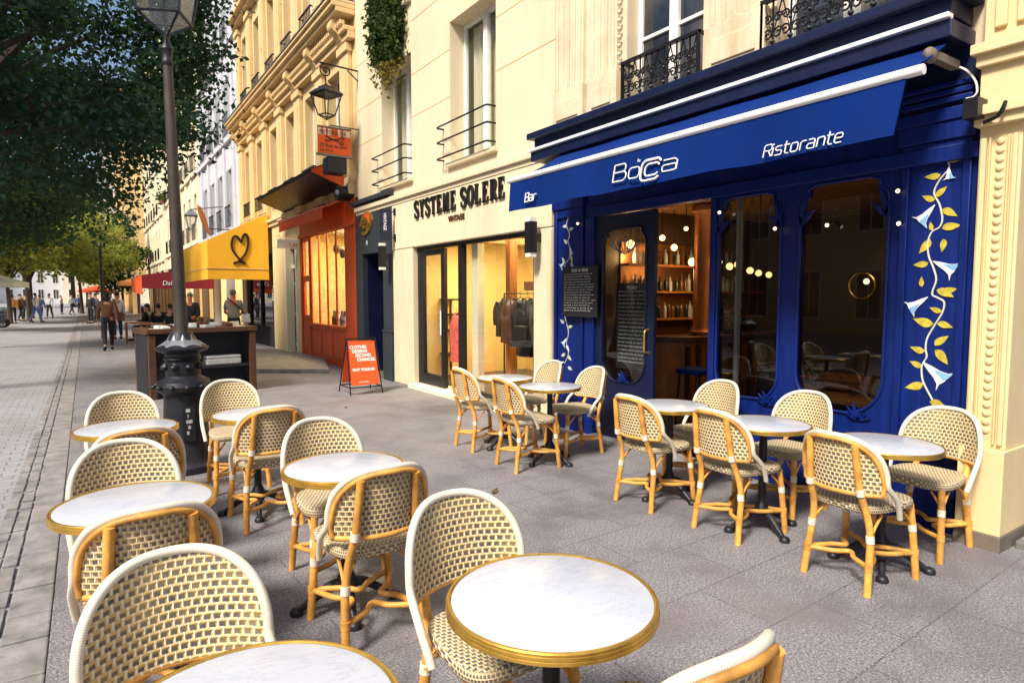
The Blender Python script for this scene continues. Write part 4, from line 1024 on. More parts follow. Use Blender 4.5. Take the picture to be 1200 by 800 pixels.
# ================================================================== 4. further buildings down the right-hand side
def far_building(name_label, y0, y1, H, m, X, z0s, wz, pitch, ww, shut=False, trim=True, roofm='zinc', grille=True, gf=3.4, m2=None):
    P = Place('apartment_building', name_label, 'building', (X+2, (y0+y1)/2, 0), 'buildings further down the street')
    n_ = int((y1-y0-.6)/pitch); off = ((y1-y0)-n_*pitch)/2; ops = []
    for z in z0s:
        for i in range(n_):
            c_ = y0+off+pitch*(i+.5); ops.append((c_-ww/2, c_+ww/2, z, z+wz))
    P.add(wall_shell(MB(), y0, y1, gf, H, X, ops, .25), 'wall', m)
    pr = None
    for a, b, c, d in ops:
        if pr is None:
            pr = casement(P, a, b, c, d, X+.17); k0 = (a, c)
            if grille:
                g_ = MB(); g_.box(X-.15, X-.12, a-.05, b+.05, c+.75, c+.8).box(X-.15, X-.13, a-.05, b+.05, c, c+.03)
                for k in range(7): yy = a-.04+(b-a+.08)*k/6; g_.box(X-.145, X-.128, yy-.008, yy+.008, c, c+.75)
                P.add(g_, 'balcony', 'black_metal', parent=pr)
            if shut:
                P.add(MB().box(X-.05, X-.002, a-ww*.48, a-.01, c, d), 'shutter', 'paper_grey', parent=pr); P.add(MB().box(X-.05, X-.002, b+.01, b+ww*.48, c, d), 'shutter', 'paper_grey', parent=pr)
        else:
            o = pr.copy(); C.objects.link(o); o.location = Vector(o.location)+Vector((0, a-k0[0], c-k0[1]))
            for ch in list(pr.children): q_ = ch.copy(); C.objects.link(q_); q_.parent = o
    t_ = MB()
    for z in z0s: t_.box(X-.12, X-.002, y0, y1, z-.22, z-.06)
    t_.box(X-.35, X-.002, y0, y1, H-.3, H)
    for i in range(n_+1): c_ = y0+off+pitch*i; t_.box(X-.07, X-.002, c_-.16, c_+.16, gf, H-.31)
    P.add(t_, 'cornice', m)
    g2 = MB(); k = 0; y_ = y0
    g2.box(X+.3, X+.5, y0, y1, 0, gf); P.add(g2, 'shop_wall', 'charcoal_paint')
    for i in range(int((y1-y0)/3.2)+1):
        c_ = min(y0+i*3.2, y1-.3); P.add(MB().box(X-.03, X+.31, c_, c_+.3, 0, gf-.002), 'shop_pier', m)
    for i in range(int((y1-y0)/3.2)):
        c_ = y0+i*3.2; P.add(MB().box(X+.22, X+.28, c_+.5, c_+3.0, .5, 2.7), 'shop_window', 'lit_window')
    rf = MB().hexa([(X-.2, y0, H), (X+9, y0, H), (X+9, y1, H), (X-.2, y1, H), (X+2.2, y0, H+3), (X+7, y0, H+3), (X+7, y1, H+3), (X+2.2, y1, H+3)])
    P.add(rf, 'roof', roofm)
    return P
far_building('grey-white apartment building with white shutters next to the golden one', 24.12, 34.0, 19, 'grey_stone', XF, (4.2, 7.6, 11, 14.4), 2.2, 1.9, .95, shut=True)
far_building('tall pale cream building behind the lamp post, catching the light', 34.02, 50, 20, 'pale_stone', XF+.05, (4.4, 7.8, 11.2, 14.6), 2.3, 2.1, 1.0)
far_building('cream building with dark balconies above the dark red awning', 50.02, 66, 18, 'pale_stone', XF-.1, (4.2, 7.4, 10.6, 13.8), 2.2, 2.2, 1.0)
far_building('yellowish far building half hidden by foliage at the street bend', 66.02, 92, 20, 'ochre_stone', XF-1.2, (4.2, 7.4, 10.6, 13.8, 16.6), 2.1, 2.6, 1.1, grille=False)
far_building('grey far building at the end of the right-hand row', 92.02, 120, 19, 'grey_stone', XF-2.6, (4.2, 7.4, 10.6, 13.8), 2.1, 2.8, 1.1, grille=False)

# the far side of the street, behind the trees: it shades the road and shows in the window glass
def opposite(label, y0, y1, H, m, X=-17.0):
    P = Place('town_house', label, 'building', (X-4, (y0+y1)/2, 0), 'houses on the far side of the street')
    P.add(MB().box(X-8, X, y0, y1, -.1, H), 'wall', m); P.add(MB().box(X-8.2, X+.3, y0, y1, H+.002, H+.3), 'roof', 'zinc')
    first = None; n_ = int((y1-y0)/2.4)
    for z in (.6, 4.2, 7.4, 10.4):
        if z+2.2 > H: continue
        for i in range(n_):
            yy = y0+(y1-y0)*(i+.5)/n_
            if first is None:
                first = P.add(MB().box(X+.002, X+.06, yy-.55, yy+.55, z, z+2.1), 'window', 'white_paint'); k0 = (yy, z)
                P.add(MB().box(X+.061, X+.07, yy-.47, yy-.03, z+.08, z+2.02).box(X+.061, X+.07, yy+.03, yy+.47, z+.08, z+2.02), 'pane', 'window_pane', parent=first)
            else:
                o = first.copy(); C.objects.link(o); o.location = Vector(first.location)+Vector((0, yy-k0[0], z-k0[1]))
                for ch in list(first.children): c = ch.copy(); C.objects.link(c); c.parent = o
opposite('pale house on the far side of the street, reflected in the restaurant windows', -22, -4, 12.5, 'pale_stone')
opposite('grey house on the far side of the street opposite the restaurant', -3.98, 12, 13.5, 'grey_stone')
opposite('ochre house on the far side of the street beyond the great tree', 12.02, 30, 12.8, 'ochre_stone')
opposite('pale house on the far side of the street behind the parasol', 30.02, 60, 12, 'pale_stone')
opposite('grey far house closing the left side of the street', 60.02, 100, 13, 'grey_stone')

# houses across the far end of the street (street_end)
def end_house(label, x0, x1, Yf, H, m):
    P = Place('town_house', label, 'building', ((x0+x1)/2, Yf+4, 0), 'houses across the far end of the street')
    P.add(MB().box(x0, x1, Yf, Yf+9, -.1, H), 'wall', m)
    P.add(MB().hexa([(x0-.2, Yf-.3, H+.002), (x1+.2, Yf-.3, H+.002), (x1+.2, Yf+9.3, H+.002), (x0-.2, Yf+9.3, H+.002), (x0, Yf+2, H+3), (x1, Yf+2, H+3), (x1, Yf+7, H+3), (x0, Yf+7, H+3)]), 'roof', 'zinc')
    first = None; n_ = int((x1-x0)/2.6)
    for z in (1.0, 4.4, 7.6, 10.8, 13.6):
        if z+2.3 > H: continue
        for i in range(n_):
            xx = x0+(x1-x0)*(i+.5)/n_
            if first is None:
                first = P.add(MB().box(xx-.55, xx+.55, Yf-.06, Yf-.002, z, z+2.1), 'window', 'white_paint'); k0 = (xx, z)
                P.add(MB().box(xx-.47, xx-.03, Yf-.07, Yf-.061, z+.08, z+2.02).box(xx+.03, xx+.47, Yf-.07, Yf-.061, z+.08, z+2.02), 'pane', 'window_pane', parent=first)
            else:
                o = first.copy(); C.objects.link(o); o.location = Vector(first.location)+Vector((xx-k0[0], 0, z-k0[1]))
                for ch in list(first.children): c = ch.copy(); C.objects.link(c); c.parent = o
end_house('pale house closing the far end of the street, left of the others', -44, -20, 168, 17, 'pale_stone')
end_house('light grey house closing the far end of the street in the middle', -19.9, -4, 172, 15, 'grey_stone')
end_house('pale cream house closing the far end of the street behind the crowd', -3.9, 14, 166, 18, 'pale_stone')

q4 = [onZ(*p, 0) for p in ((294, 437), (386, 437), (378, 419), (300, 412))]
sp_ = MB().hexa([(p.x, p.y, -.01) for p in q4]+[(p.x, p.y, .085) for p in q4]).build('stone_platform', 'kerb_granite', bevel=.015)
tag(sp_, 'low worn stone platform on the pavement before the cream doorway', 'platform')
# ================================================================== inside the restaurant
I = Place('bar_room', 'warm dim bar room seen through the restaurant door and windows', 'room', (7, 4, 0))
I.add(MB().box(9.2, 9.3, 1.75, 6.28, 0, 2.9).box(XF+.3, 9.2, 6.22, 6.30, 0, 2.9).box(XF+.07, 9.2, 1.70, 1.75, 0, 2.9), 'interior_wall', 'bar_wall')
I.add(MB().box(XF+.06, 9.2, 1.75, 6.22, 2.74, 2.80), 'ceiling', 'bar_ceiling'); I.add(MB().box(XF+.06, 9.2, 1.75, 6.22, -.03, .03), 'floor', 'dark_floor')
bc = Place('bar_counter', 'curved wooden bar counter inside the open restaurant door', 'bar counter', (6.6, 5.2, 0))
top = [(5.75, 5.55), (6.0, 5.25), (6.4, 5.12), (8.4, 5.12)]
for name_, m_, z0, z1, inset in (('front', 'bar_wood', .03, 1.02, .05), ('top', 'brown_wood', 1.02, 1.08, 0)):
    P_ = smooth_path([(a, b+inset, 0) for a, b in top], 5); ol = [(p.x, p.y) for p in P_]+[(8.4, 5.55), (5.75, 5.7)]
    bc.add(MB().plate(ol, [], lambda a, b, d: (a, b, z0+d), z1-z0), name_, m_, bevel=.01)
rbs = MB()
for k in range(12): x_ = 6.05+k*.2; rbs.box(x_-.02, x_+.02, 5.12, 5.175, .1, .98)
bc.add(rbs, 'rib', 'brown_wood', bevel=.006)
st = Place('bar_stool', 'bar stool with a blue padded seat before the counter', 'stool', (5.75, 4.75, 0))
st.add(MB().box(5.56, 5.94, 4.58, 4.92, .70, .76), 'seat', 'awning_blue', bevel=.02)
for dx in (-.15, .15):
    for dy in (-.13, .13): st.add(MB().tube([(5.75+dx, 4.75+dy, .70), (5.75+dx*1.25, 4.75+dy*1.25, .03)], .014, 6), 'leg', 'black_metal')
sf = Place('bottle_shelf', 'wooden back-bar shelves behind the counter', 'shelf', (7, 6.1, 1))
so_ = MB()
for z_ in (1.25, 1.62, 1.98): so_.box(5.9, 8.8, 6.02, 6.2, z_, z_+.03)
sf.add(so_, 'shelf_board', 'bar_wood'); sf.add(MB().box(5.92, 8.8, 6.195, 6.215, .9, 2.3), 'mirror', 'copper')
rb_ = random.Random(21); protos = {}
for z_ in (1.28, 1.65, 2.01):
    x_ = 6.0
    while x_ < 8.3:
        k = rb_.randrange(3); x_ += rb_.uniform(.075, .12)
        if k not in protos:
            o = MB().lathe([(.036, 0), (.038, .17), (.03, .21), (.013, .235), (.013, .295), (.016, .30)], 10).build('bottle', ('bottle_green', 'bottle_amber', 'paper_grey')[k], smooth=50); protos[k] = o
        else: o = protos[k].copy(); C.objects.link(o)
        o.location = (x_, 6.09+rb_.uniform(-.02, .02), z_); s_ = rb_.uniform(.8, 1.02); o.scale = (1, 1, s_)
        o.scale = (.8, .8, s_*.8); tag(o, 'small bottle standing on the shelves behind the bar', 'bottle', 'bottles behind the bar')
pc_ = Place('copper_column', 'round polished copper column rising beside the bar', 'column', (6.55, 5.35, 1.1))
pc_.add(MB().lathe([(.15, 0), (.16, .05), (.12, .1), (.12, 1.5), (.16, 1.58), (.16, 1.64)], 20, (6.55, 5.35, 1.08)), 'shaft', 'copper', smooth=40)
# globe lamps
gl = [((731, 287), 6.0, .070), ((714, 285), 6.6, .05), ((754, 291), 6.4, .05), ((790, 290), 6.6, .055), ((811, 307), 6.7, .065), ((842, 307), 6.6, .06), ((855, 312), 6.8, .055), ((864, 310), 6.2, .045), ((879, 317), 6.5, .05), ((889, 320), 6.3, .045), ((901, 322), 6.7, .045), ((804, 268), 5.4, .03)]
g0 = None
for i, (px, X_, r_) in enumerate(gl):
    p = onX(*px, X_)
    if p.y > 6.1: p.y = 6.1
    L_ = Place('globe_lamp', 'small glowing globe lamp hanging above the bar', 'lamp', p, 'globe lamps in the bar')
    L_.add(MB().sphere(p, r_*.80, 12, 8), 'globe', 'bulb', smooth=60); L_.add(MB().tube([(p.x, p.y, p.z+r_), (p.x, p.y, 2.74)], .006, 5), 'cord', 'black_metal')
    if i in (0, 4, 6):
        l_ = bpy.data.lights.new('globe_light', 'POINT'); l_.energy = 5; l_.color = (1, .62, .26); l_.shadow_soft_size = .08
        o = bpy.data.objects.new('globe_light', l_); C.objects.link(o); o.location = (p.x, p.y, p.z-.16)
l_ = bpy.data.lights.new('bar_light', 'AREA'); l_.energy = 9; l_.size = 1.2; l_.color = (1, .62, .28)
o = bpy.data.objects.new('bar_light', l_); C.objects.link(o); o.location = (6.8, 4.9, 2.65)
l_ = bpy.data.lights.new('dining_fill_light', 'POINT'); l_.energy = 5; l_.color = (1, .66, .32); l_.shadow_soft_size = .1  # unseen fill light, added to brighten the tables behind the right-hand window
o = bpy.data.objects.new('dining_fill_light', l_); C.objects.link(o); o.location = (6.0, 2.9, 1.9)
# tables and chair behind the right-hand window
for i, (x_, y_) in enumerate(((5.35, 2.75), (5.75, 3.05), (6.5, 3.4))):
    t_ = Place('dining_table', ('dark wooden dining table close behind the right-hand window', 'dark wooden dining table behind the first one inside', 'dark wooden dining table deepest inside the restaurant')[i], 'table', (x_, y_, 0), 'wooden tables inside the restaurant')
    t_.add(MB().box(x_-.30, x_+.30, y_-.42, y_+.42, .70, .74), 'tabletop', 'bar_wood', bevel=.006)
    t_.add(MB().lathe([(.2, 0), (.2, .02), (.035, .05), (.035, .66)], 14, (x_, y_, .04)), 'pedestal', 'black_metal', smooth=40)
    for k in range(3):
        g_ = MB().lathe([(.025, 0), (.03, .09), (.028, .10)], 10, (x_-.1+.1*k, y_+.25-.22*k, .742)).build('drinking_glass', 'lantern_glass', smooth=50)
        tag(g_, 'small clear glass on a wooden table inside the restaurant', 'glass', 'glasses on the inside tables')
fc = Place('folding_chair', 'dark green metal folding chair behind the middle window', 'chair', (5.5, 3.6, 0))
fb = MB()
for s_ in (-.19, .19): fb.tube([(5.35, 3.62+s_, .03), (5.45, 3.62+s_, .5), (5.52, 3.62+s_*.95, .9)], .014, 6).tube([(5.75, 3.62+s_, .03), (5.40, 3.62+s_, .47)], .014, 6)
fb.tube([(5.52, 3.44, .9), (5.53, 3.62, .93), (5.52, 3.80, .9)], .014, 6)
fc.add(fb, 'frame', 'charcoal_paint', smooth=50); fc.add(MB().box(5.40, 5.8, 3.44, 3.80, .46, .485), 'seat', 'charcoal_paint', bevel=.006); fc.add(MB().box(5.49, 5.52, 3.46, 3.78, .66, .88), 'backrest', 'charcoal_paint', bevel=.006)
rp = Place('white_pole', 'slim pale post standing behind the middle window', 'post', (5.3, 3.7, 0))
pp = onX(866, 300, 5.2); rp.add(MB().tube([(5.2, pp.y, .03), (5.2, pp.y, 2.7)], .028, 8), 'shaft', 'vine_stem', smooth=50)
dl_ = Place('ring_lamp', 'round wire wall lamp glinting in the right-hand window', 'lamp', onX(1010, 332, 6.0))
pr_ = onX(1010, 335, 6.0); dl_.add(MB().tube([(6.0, pr_.y+.12*math.cos(k*PI/10), pr_.z+.12*math.sin(k*PI/10)) for k in range(20)], .008, 6, closed=True), 'ring', 'brass', smooth=60); dl_.add(MB().sphere((5.98, pr_.y-.05, pr_.z+.04), .028, 8, 6), 'bulb', 'bulb_white', smooth=60)
# slate menus
def board(label, y0, y1, z0, z1, X, head, lines, seed):
    P = Place('menu_board', label, 'menu board', (X, (y0+y1)/2, z0), 'slate menu boards')
    P.add(MB().box(X, X+.018, y0, y1, z0, z1), 'slate', 'slate_board', bevel=.003)
    r = random.Random(seed); c = MB(); wdt = y1-y0
    c_ = MB(); n_ = lines; 
    for i in range(n_):
        zz = z1-.09-(z1-z0-.13)*i/n_; y_ = y1-.035
        end = y0+.03+wdt*r.uniform(0, .12)
        while y_ > end+.02:                                # handwriting: short looping strokes
            L = r.uniform(.015, .05); k = max(3, int(L/.006))
            c.tube([(X-.002, y_-L*j/k, zz+.006*math.sin(j*2.1+i)+r.uniform(-.002, .002)) for j in range(k+1)], .0022, 4, caps=False); y_ -= L+r.uniform(.008, .02)
    P.add(c, 'handwriting', 'chalk')
    lettering(head, .055, 'chalk', P.o, (X-.002, (y0+y1)/2+.13, z1-.065), ext=.001)
pa, pb_ = onX(660, 313, XF-.08), onX(700, 372, XF-.08)
board('black slate menu hung on the left blue pilaster', pb_.y, pa.y, pb_.z, pa.z, XF-.09, 'BAR A VINS', 15, 4)
board('black slate with chalk writing standing inside the door glass', 4.62, 5.2, .78, 1.72, XF+.16, 'MENU', 19, 9)
board('small black slate leaning on the bar counter', 5.02, 5.3, 1.09, 1.42, 6.9, 'VIN', 7, 2)
# little spotlights on the front
for i, (x_, y_) in enumerate(((843, 249), (1052, 224), (1053, 262), (677, 262), (908, 268), (969, 264))):
    p = onX(x_, y_, XF-.07)
    s_ = Place('spot_lamp', ('tiny lit spotlight between the doorway and the middle window', 'tiny lit spotlight at the head of the right pilaster, the upper one', 'tiny lit spotlight at the head of the right pilaster, the lower one', 'tiny lit spotlight on the left blue pilaster', 'tiny lit spotlight above the middle window', 'tiny lit spotlight above the right-hand window')[i], 'spotlight', p, 'small spotlights on the blue front')
    s_.add(MB().sphere(p, .014, 8, 6), 'bulb', 'bulb_white', smooth=60); s_.add(MB().tube([(p.x+.015, p.y, p.z+.01), (XF, p.y, p.z+.03)], .014, 6), 'holder', 'black_metal', smooth=50)

# ------------------------------------------------------------------ clothes in the shop
def garment(name_, label, cat, m, x, y, z, w_, h_, seed, sleeve=True, grp=None, th=.09):
    """a coat on a hanger: folded cloth with shoulders and sleeves"""
    P = Place(name_, label, cat, (x, y, z), grp); r = random.Random(seed); b = MB(); n_, m_ = 14, 10
    for lay in (-1, 1):
        s0 = len(b.v)
        for i in range(n_+1):
            t = i/n_; wd = w_*(.35+.65*min(1, t*6))*(1+.12*t)
            for j in range(m_+1):
                u = j/m_*2-1
                b.v.append((x+lay*th*(1-u*u)**.5*(.5+.5*min(1, t*4))+.018*math.sin(j*2.3+seed+t*3), y+u*wd/2, z-h_*t-.05*abs(u)*(1-min(1, t*3))))
        grid(b, s0, n_, m_, lay > 0)
    P.add(b, 'cloth', m, smooth=70)
    if sleeve:
        for s_ in (-1, 1):
            P.add(MB().tube(smooth_path([(x-.02, y+s_*w_*.46, z-.07), (x-.05, y+s_*w_*.60, z-h_*.35), (x-.06, y+s_*w_*.57, z-h_*.72)], 5), [.055-.002*k for k in range(11)], 8), 'sleeve', m, smooth=70)
    P.add(MB().tube(smooth_path([(x, y, z), (x, y, z+.04), (x, y+.02, z+.07), (x, y-.005, z+.085)], 4), .004, 5).tube([(x, y-w_*.4, z-.045), (x, y, z+.005), (x, y+w_*.4, z-.045)], .006, 5), 'hanger', 'black_metal')
rk_ = Place('clothes_rack', 'black metal clothes rack behind the shop window', 'clothes rack', (5.45, 7.5, 0))
rkm = MB().tube([(5.35, 6.75, .06), (5.35, 6.75, 1.62), (5.35, 8.15, 1.62), (5.35, 8.15, .06)], .014, 8)
rk_.add(rkm, 'rail', 'black_metal', smooth=40); rk_.add(MB().box(5.2, 5.5, 6.72, 6.78, .06, .09).box(5.2, 5.5, 8.12, 8.18, .06, .09), 'foot', 'black_metal')
for i, (y_, m_, h_) in enumerate(((6.85, 'leather_dark', .75), (7.05, 'leather_brown', .8), (7.25, 'wool_grey', .7), (7.45, 'leather_dark', .85), (7.68, 'leather_dark', .72), (7.88, 'leather_brown', .68), (8.06, 'leather_dark', .6))):
    garment('jacket', 'dark second-hand jacket hanging packed on the rack behind the shop window', 'jacket', m_, 5.33-.03*(i % 2), y_, 1.56, .38, h_, i+3, grp='jackets on the shop rack', th=.12)
pd = onX(535, 366, 5.3)
garment('scarf_dress', 'red and pink dress hanging in the shop doorway', 'dress', 'dress_red', 5.3, pd.y, pd.z, .26, .85, 4, sleeve=False)
hb = onX(610, 390, 5.0)
ib = Place('handbag', 'dark leather handbag hanging in front of the jackets', 'bag', (5.0, hb.y, hb.z))
ib.add(MB().hexa([(4.95, hb.y-.17, hb.z-.13), (5.08, hb.y-.17, hb.z-.13), (5.08, hb.y+.17, hb.z-.13), (4.95, hb.y+.17, hb.z-.13), (4.99, hb.y-.14, hb.z+.1), (5.04, hb.y-.14, hb.z+.1), (5.04, hb.y+.14, hb.z+.1), (4.99, hb.y+.14, hb.z+.1)]), 'body', 'leather_dark', bevel=.02)
ib.add(MB().tube(smooth_path([(5.01, hb.y-.1, hb.z+.1), (5.01, hb.y-.06, hb.z+.28), (5.01, hb.y+.06, hb.z+.28), (5.01, hb.y+.1, hb.z+.1)], 5), .009, 6), 'strap', 'leather_dark', smooth=60)
ps_ = onX(519, 350, 5.5)
sk_ = Place('shelf_unit', 'black metal shelf unit inside the open shop door', 'shelf', (5.5, ps_.y, 0)); su = MB()
ya, yb2 = onX(511, 350, 5.6).y, onX(527, 350, 5.6).y
for yy in (ya, yb2): su.box(5.6, 5.63, yy-.018, yy+.018, .06, ps_.z)
for z_ in (.5, .95, 1.25, ps_.z): su.box(5.6, 5.9, yb2, ya, z_-.03, z_)
sk_.add(su, 'frame', 'black_metal'); 
pb2 = onX(612, 350, 6.4)
bt_ = MB().box(6.45, 6.7, 7.7, 9.2, 1.68, 1.84).build('hat_box', 'brown_wood', bevel=.01); tag(bt_, 'long brown box on a high shelf at the back of the shop', 'box')

# ------------------------------------------------------------------ street lamps, hanging signs, ivy
def lantern_cage(P, cx, cy, z0, h, r0, r1, sides, rot, m='black_metal', glassm='lantern_glass', roof=True):
    co = lambda k, r, z: (cx+r*math.cos(rot+2*PI*k/sides), cy+r*math.sin(rot+2*PI*k/sides), z)
    f = MB()
    for k in range(sides):
        f.tube([co(k, r0, z0), co(k, r1, z0+h)], .013 if r1 > .2 else .010, 5); f.tube([co(k, r0, z0), co(k+1, r0, z0)], .014, 5); f.tube([co(k, r1, z0+h), co(k+1, r1, z0+h)], .016, 5)
        f.tube([co(k, r0, z0), (cx, cy, z0-h*.24)], .010, 5)
    fo = P.add(f, 'cage', m, smooth=30)
    g = MB(); b = 0
    for k in range(sides):
        b = len(g.v); g.v += [co(k, r0*.99, z0), co(k+1, r0*.99, z0), co(k+1, r1*.99, z0+h), co(k, r1*.99, z0+h)]; g.face([b, b+1, b+2, b+3])
        b = len(g.v); g.v += [co(k, r0*.97, z0), co(k+1, r0*.97, z0), (cx, cy, z0-h*.22)]; g.face([b, b+2, b+1])
    P.add(g, 'glass', glassm, parent=fo)
    if roof:
        rf = MB(); b = 0
        rings = [(r1*1.14, z0+h+.01), (r1*1.10, z0+h+.04), (r1*.72, z0+h+h*.30), (r1*.55, z0+h+h*.33), (r1*.5, z0+h+h*.42), (.02, z0+h+h*.46)]
        for r, z in rings: rf.v += [co(k, r, z) for k in range(sides)]
        for i in range(len(rings)-1):
            for k in range(sides): k2 = (k+1) % sides; rf.face([i*sides+k, i*sides+k2, (i+1)*sides+k2, (i+1)*sides+k])
        rf.face(list(range(sides))[::-1]); rf.face([(len(rings)-1)*sides+k for k in range(sides)])
        rf.sphere((cx, cy, z0+h*1.5), .035, 8, 6)
        P.add(rf, 'roof', m)
LP = Place('street_lamp', 'old cast-iron street lamp with a bulbous base and glass lantern', 'street lamp', (.72, 6.38, 0))
lc = (.72, 6.38, 0)
prof = [(.275, 0), (.275, .06), (.25, .08), (.235, .12), (.215, .20), (.20, .40), (.185, .62), (.18, .70), (.20, .715), (.235, .74), (.245, .78), (.23, .82), (.17, .85), (.15, .87), (.155, .90), (.15, 1.0), (.17, 1.02), (.15, 1.04), (.155, 1.07), (.21, 1.09), (.235, 1.11), (.235, 1.125), (.13, 1.17), (.11, 1.22), (.095, 1.26)]
LP.add(MB().lathe([(r*.93, z) for r, z in prof], 32, lc), 'base', 'iron_dark', smooth=32)
rel = MB()
for k in range(8):
    a = k*PI/4+.2
    rel.sphere((lc[0]+.155*math.cos(a), lc[1]+.155*math.sin(a), .95), .035, 8, 6, (1, 1, .8)); rel.tube([(lc[0]+(.155+.004)*math.cos(a+.18*math.cos(j*.7)*(1-j/12)), lc[1]+.159*math.sin(a+.18*math.cos(j*.7)*(1-j/12)), .95+.04*math.sin(j*.7)*(1-j/12)) for j in range(10)], .010, 5)
for k in range(12):
    a = k*PI/6; rel.sphere((lc[0]+.242*math.cos(a), lc[1]+.242*math.sin(a), .78), .03, 6, 5, (1, 1, .7))
rel.box(lc[0]-.05, lc[0]+.05, lc[1]-.215, lc[1]-.19, .3, .6)
LP.add(rel, 'relief', 'iron_dark', smooth=60)
fl = MB().lathe([(.10, 1.14), (.19, 1.125), (.20, 1.135), (.12, 1.19), (.096, 1.24)], 8, lc); LP.add(fl, 'collar', 'zinc', smooth=20)
LP.add(MB().lathe([(.070, 1.24), (.056, 1.32), (.050, 2.2), (.040, 3.45), (.038, 3.66)], 18, lc), 'post', 'post_brown', smooth=40)
LP.add(MB().lathe([(.040, 3.58), (.048, 3.59), (.048, 3.62), (.04, 3.64), (.043, 3.70), (.054, 3.72), (.048, 3.74), (.028, 3.77), (.028, 3.84)], 16, lc), 'capital', 'iron_dark', smooth=40)
stick = MB().box(lc[0]-.045, lc[0]+.03, lc[1]-.2115, lc[1]-.20, .36, .58)
lantern_cage(LP, lc[0], lc[1], 3.985, .70, .235, .38, 4, rad(20), 'iron_dark'); LP.o.rotation_euler = (0, rad(-.7), 0)
sg = MB()
for k in range(5): sg.box(lc[0]-.02+.012*(k % 2), lc[0]+.0+.014*(k % 3), lc[1]-.2175, lc[1]-.215, .36+k*.05, .39+k*.05)
LP.add(sg, 'worn_sticker', 'paper_grey')

HL = Place('hanging_lantern', 'black wall lantern hung from a scrolled iron bracket', 'lantern', (4.3, 12.72, 6))
q = onY(383, 145, 12.5); qt = onY(383, 100, 12.5); hz = qt.z-q.z; qw = onX(417, 80, XF-.1); qs = onY(378, 75, 12.5)
lantern_cage(HL, q.x, 12.5, q.z+hz*.22, hz*.52, .16, .29, 4, rad(45+20), glassm='shop_glass')
bk = MB().tube([(q.x-.12, 12.5, qs.z+.02), (XF-.002, 12.62, qw.z)], .018, 6).tube([(q.x+.45, 12.56, qs.z+.02-.03), (XF-.002, 12.62, onX(414, 100, XF).z)], .014, 6)
bk.tube([(q.x+.0+.13*(1-k/22)*math.cos(k*.55+PI/2), 12.5, qs.z-.12+.13*(1-k/22)*math.sin(k*.55+PI/2)) for k in range(20)], .014, 6)
bk.tube([(q.x, 12.5, qs.z-.24), (q.x, 12.5, qt.z-.02)], .012, 6)
HL.add(bk, 'bracket', 'black_metal', smooth=50)
SS = Place('scissors_sign', 'orange hanging shop sign with painted scissors below the wall lantern', 'sign', (4.4, 12.6, 5))
s0, s1 = onY(372.5, 178.5, 12.6), onY(411, 155, 12.6); s0z = onY(390, 181, 12.6).z; s1z = onY(390, 151, 12.6).z
SS.add(MB().box(s0.x, s1.x, 12.585, 12.615, s0z, s1z), 'board', 'orange_cloth', bevel=.004)
SS.add(MB().box(s0.x-.03, s1.x+.03, 12.57, 12.63, s0z-.045, s0z-.003).box(s0.x-.0, s1.x, 12.575, 12.625, s1z+.003, s1z+.03).tube([(s0.x+.25, 12.6, s1z+.06), (XF-.002, 12.62, s1z+.06)], .014, 6), 'frame', 'plinth_grey')
mk = MB(); W_ = s1.x-s0.x; H_ = s1z-s0z
bands = MB()
for a, b in ((.02, .10), (.16, .24), (.30, .40), (.60, .68), (.76, .97)): bands.box(s0.x+W_*a, s0.x+W_*b, 12.581, 12.584, s1z-H_*.28, s1z-.01)
SS.add(bands, 'pale_band', 'curtain')
def seg(a, b, r=.011): mk.tube([(s0.x+W_*a[0], 12.58, s0z+H_*a[1]), (s0.x+W_*b[0], 12.58, s0z+H_*b[1])], r, 5)
seg((.22, .68), (.62, .50)); seg((.20, .50), (.66, .62))
for cx_, cz_ in ((.70, .46), (.74, .66)): mk.tube([(s0.x+W_*cx_+.035*math.cos(k*.63), 12.58, s0z+H_*cz_+.028*math.sin(k*.63)) for k in range(10)], .008, 5, closed=True)
SS.add(mk, 'scissors', 'letter_black', smooth=50)
lettering('12 Rue du Jour', .096, 'leather_brown', SS.o, (s0.x+.03, 12.583, s0z+H_*.26), FRONT, ext=.002, sx=.95, offset=.002); lettering('au fond', .085, 'leather_brown', SS.o, (s0.x+.05, 12.583, s0z+H_*.08), FRONT, ext=.002)
lettering('RETOUCHE', .105, 'leather_brown', SS.o, (s0.x+.03, 12.579, s1z-H_*.24), FRONT, ext=.002, sx=1.0)
bx = onY(392, 190, 12.6); MBk = MB().box(bx.x-.15, bx.x+.25, 12.58, 12.9, onY(392, 203, 12.6).z, onY(392, 184, 12.6).z).build('sign_box', 'iron_dark', bevel=.02); tag(MBk, 'dark metal box bolted under the scissors sign', 'box')
# surfboard-like blade sign and small lantern on the far facade
os_ = Place('oval_sign', 'long pointed wooden blade sign leaning out from the grey-white building', 'sign', (4, 26, 5))
ov = [onY(*p, 26.0) for p in ((231, 240), (236, 243), (241, 254), (245, 268), (247, 277), (242, 272), (236, 260), (232, 248))]
os_.add(MB().plate([(p.x, p.z) for p in ov], [], lambda a, b, d: (a, 26+d, b), .06), 'board', 'bar_wood'); os_.add(MB().tube([(ov[3].x, 26.03, ov[3].z), (XF, 26.03, ov[3].z)], .02, 5), 'bracket', 'black_metal')
fl_ = Place('hanging_lantern', 'grey wall lantern on the far pale facade left of the pointed sign', 'lantern', (4, 27, 5)); fq = onY(224, 262, 28.0)
lantern_cage(fl_, fq.x, 28.0, fq.z-.2, .5, .15, .28, 4, rad(45), 'zinc'); fl_.add(MB().tube([(fq.x, 28, fq.z+.55), (XF, 28, fq.z+.75)], .025, 6), 'bracket', 'zinc')

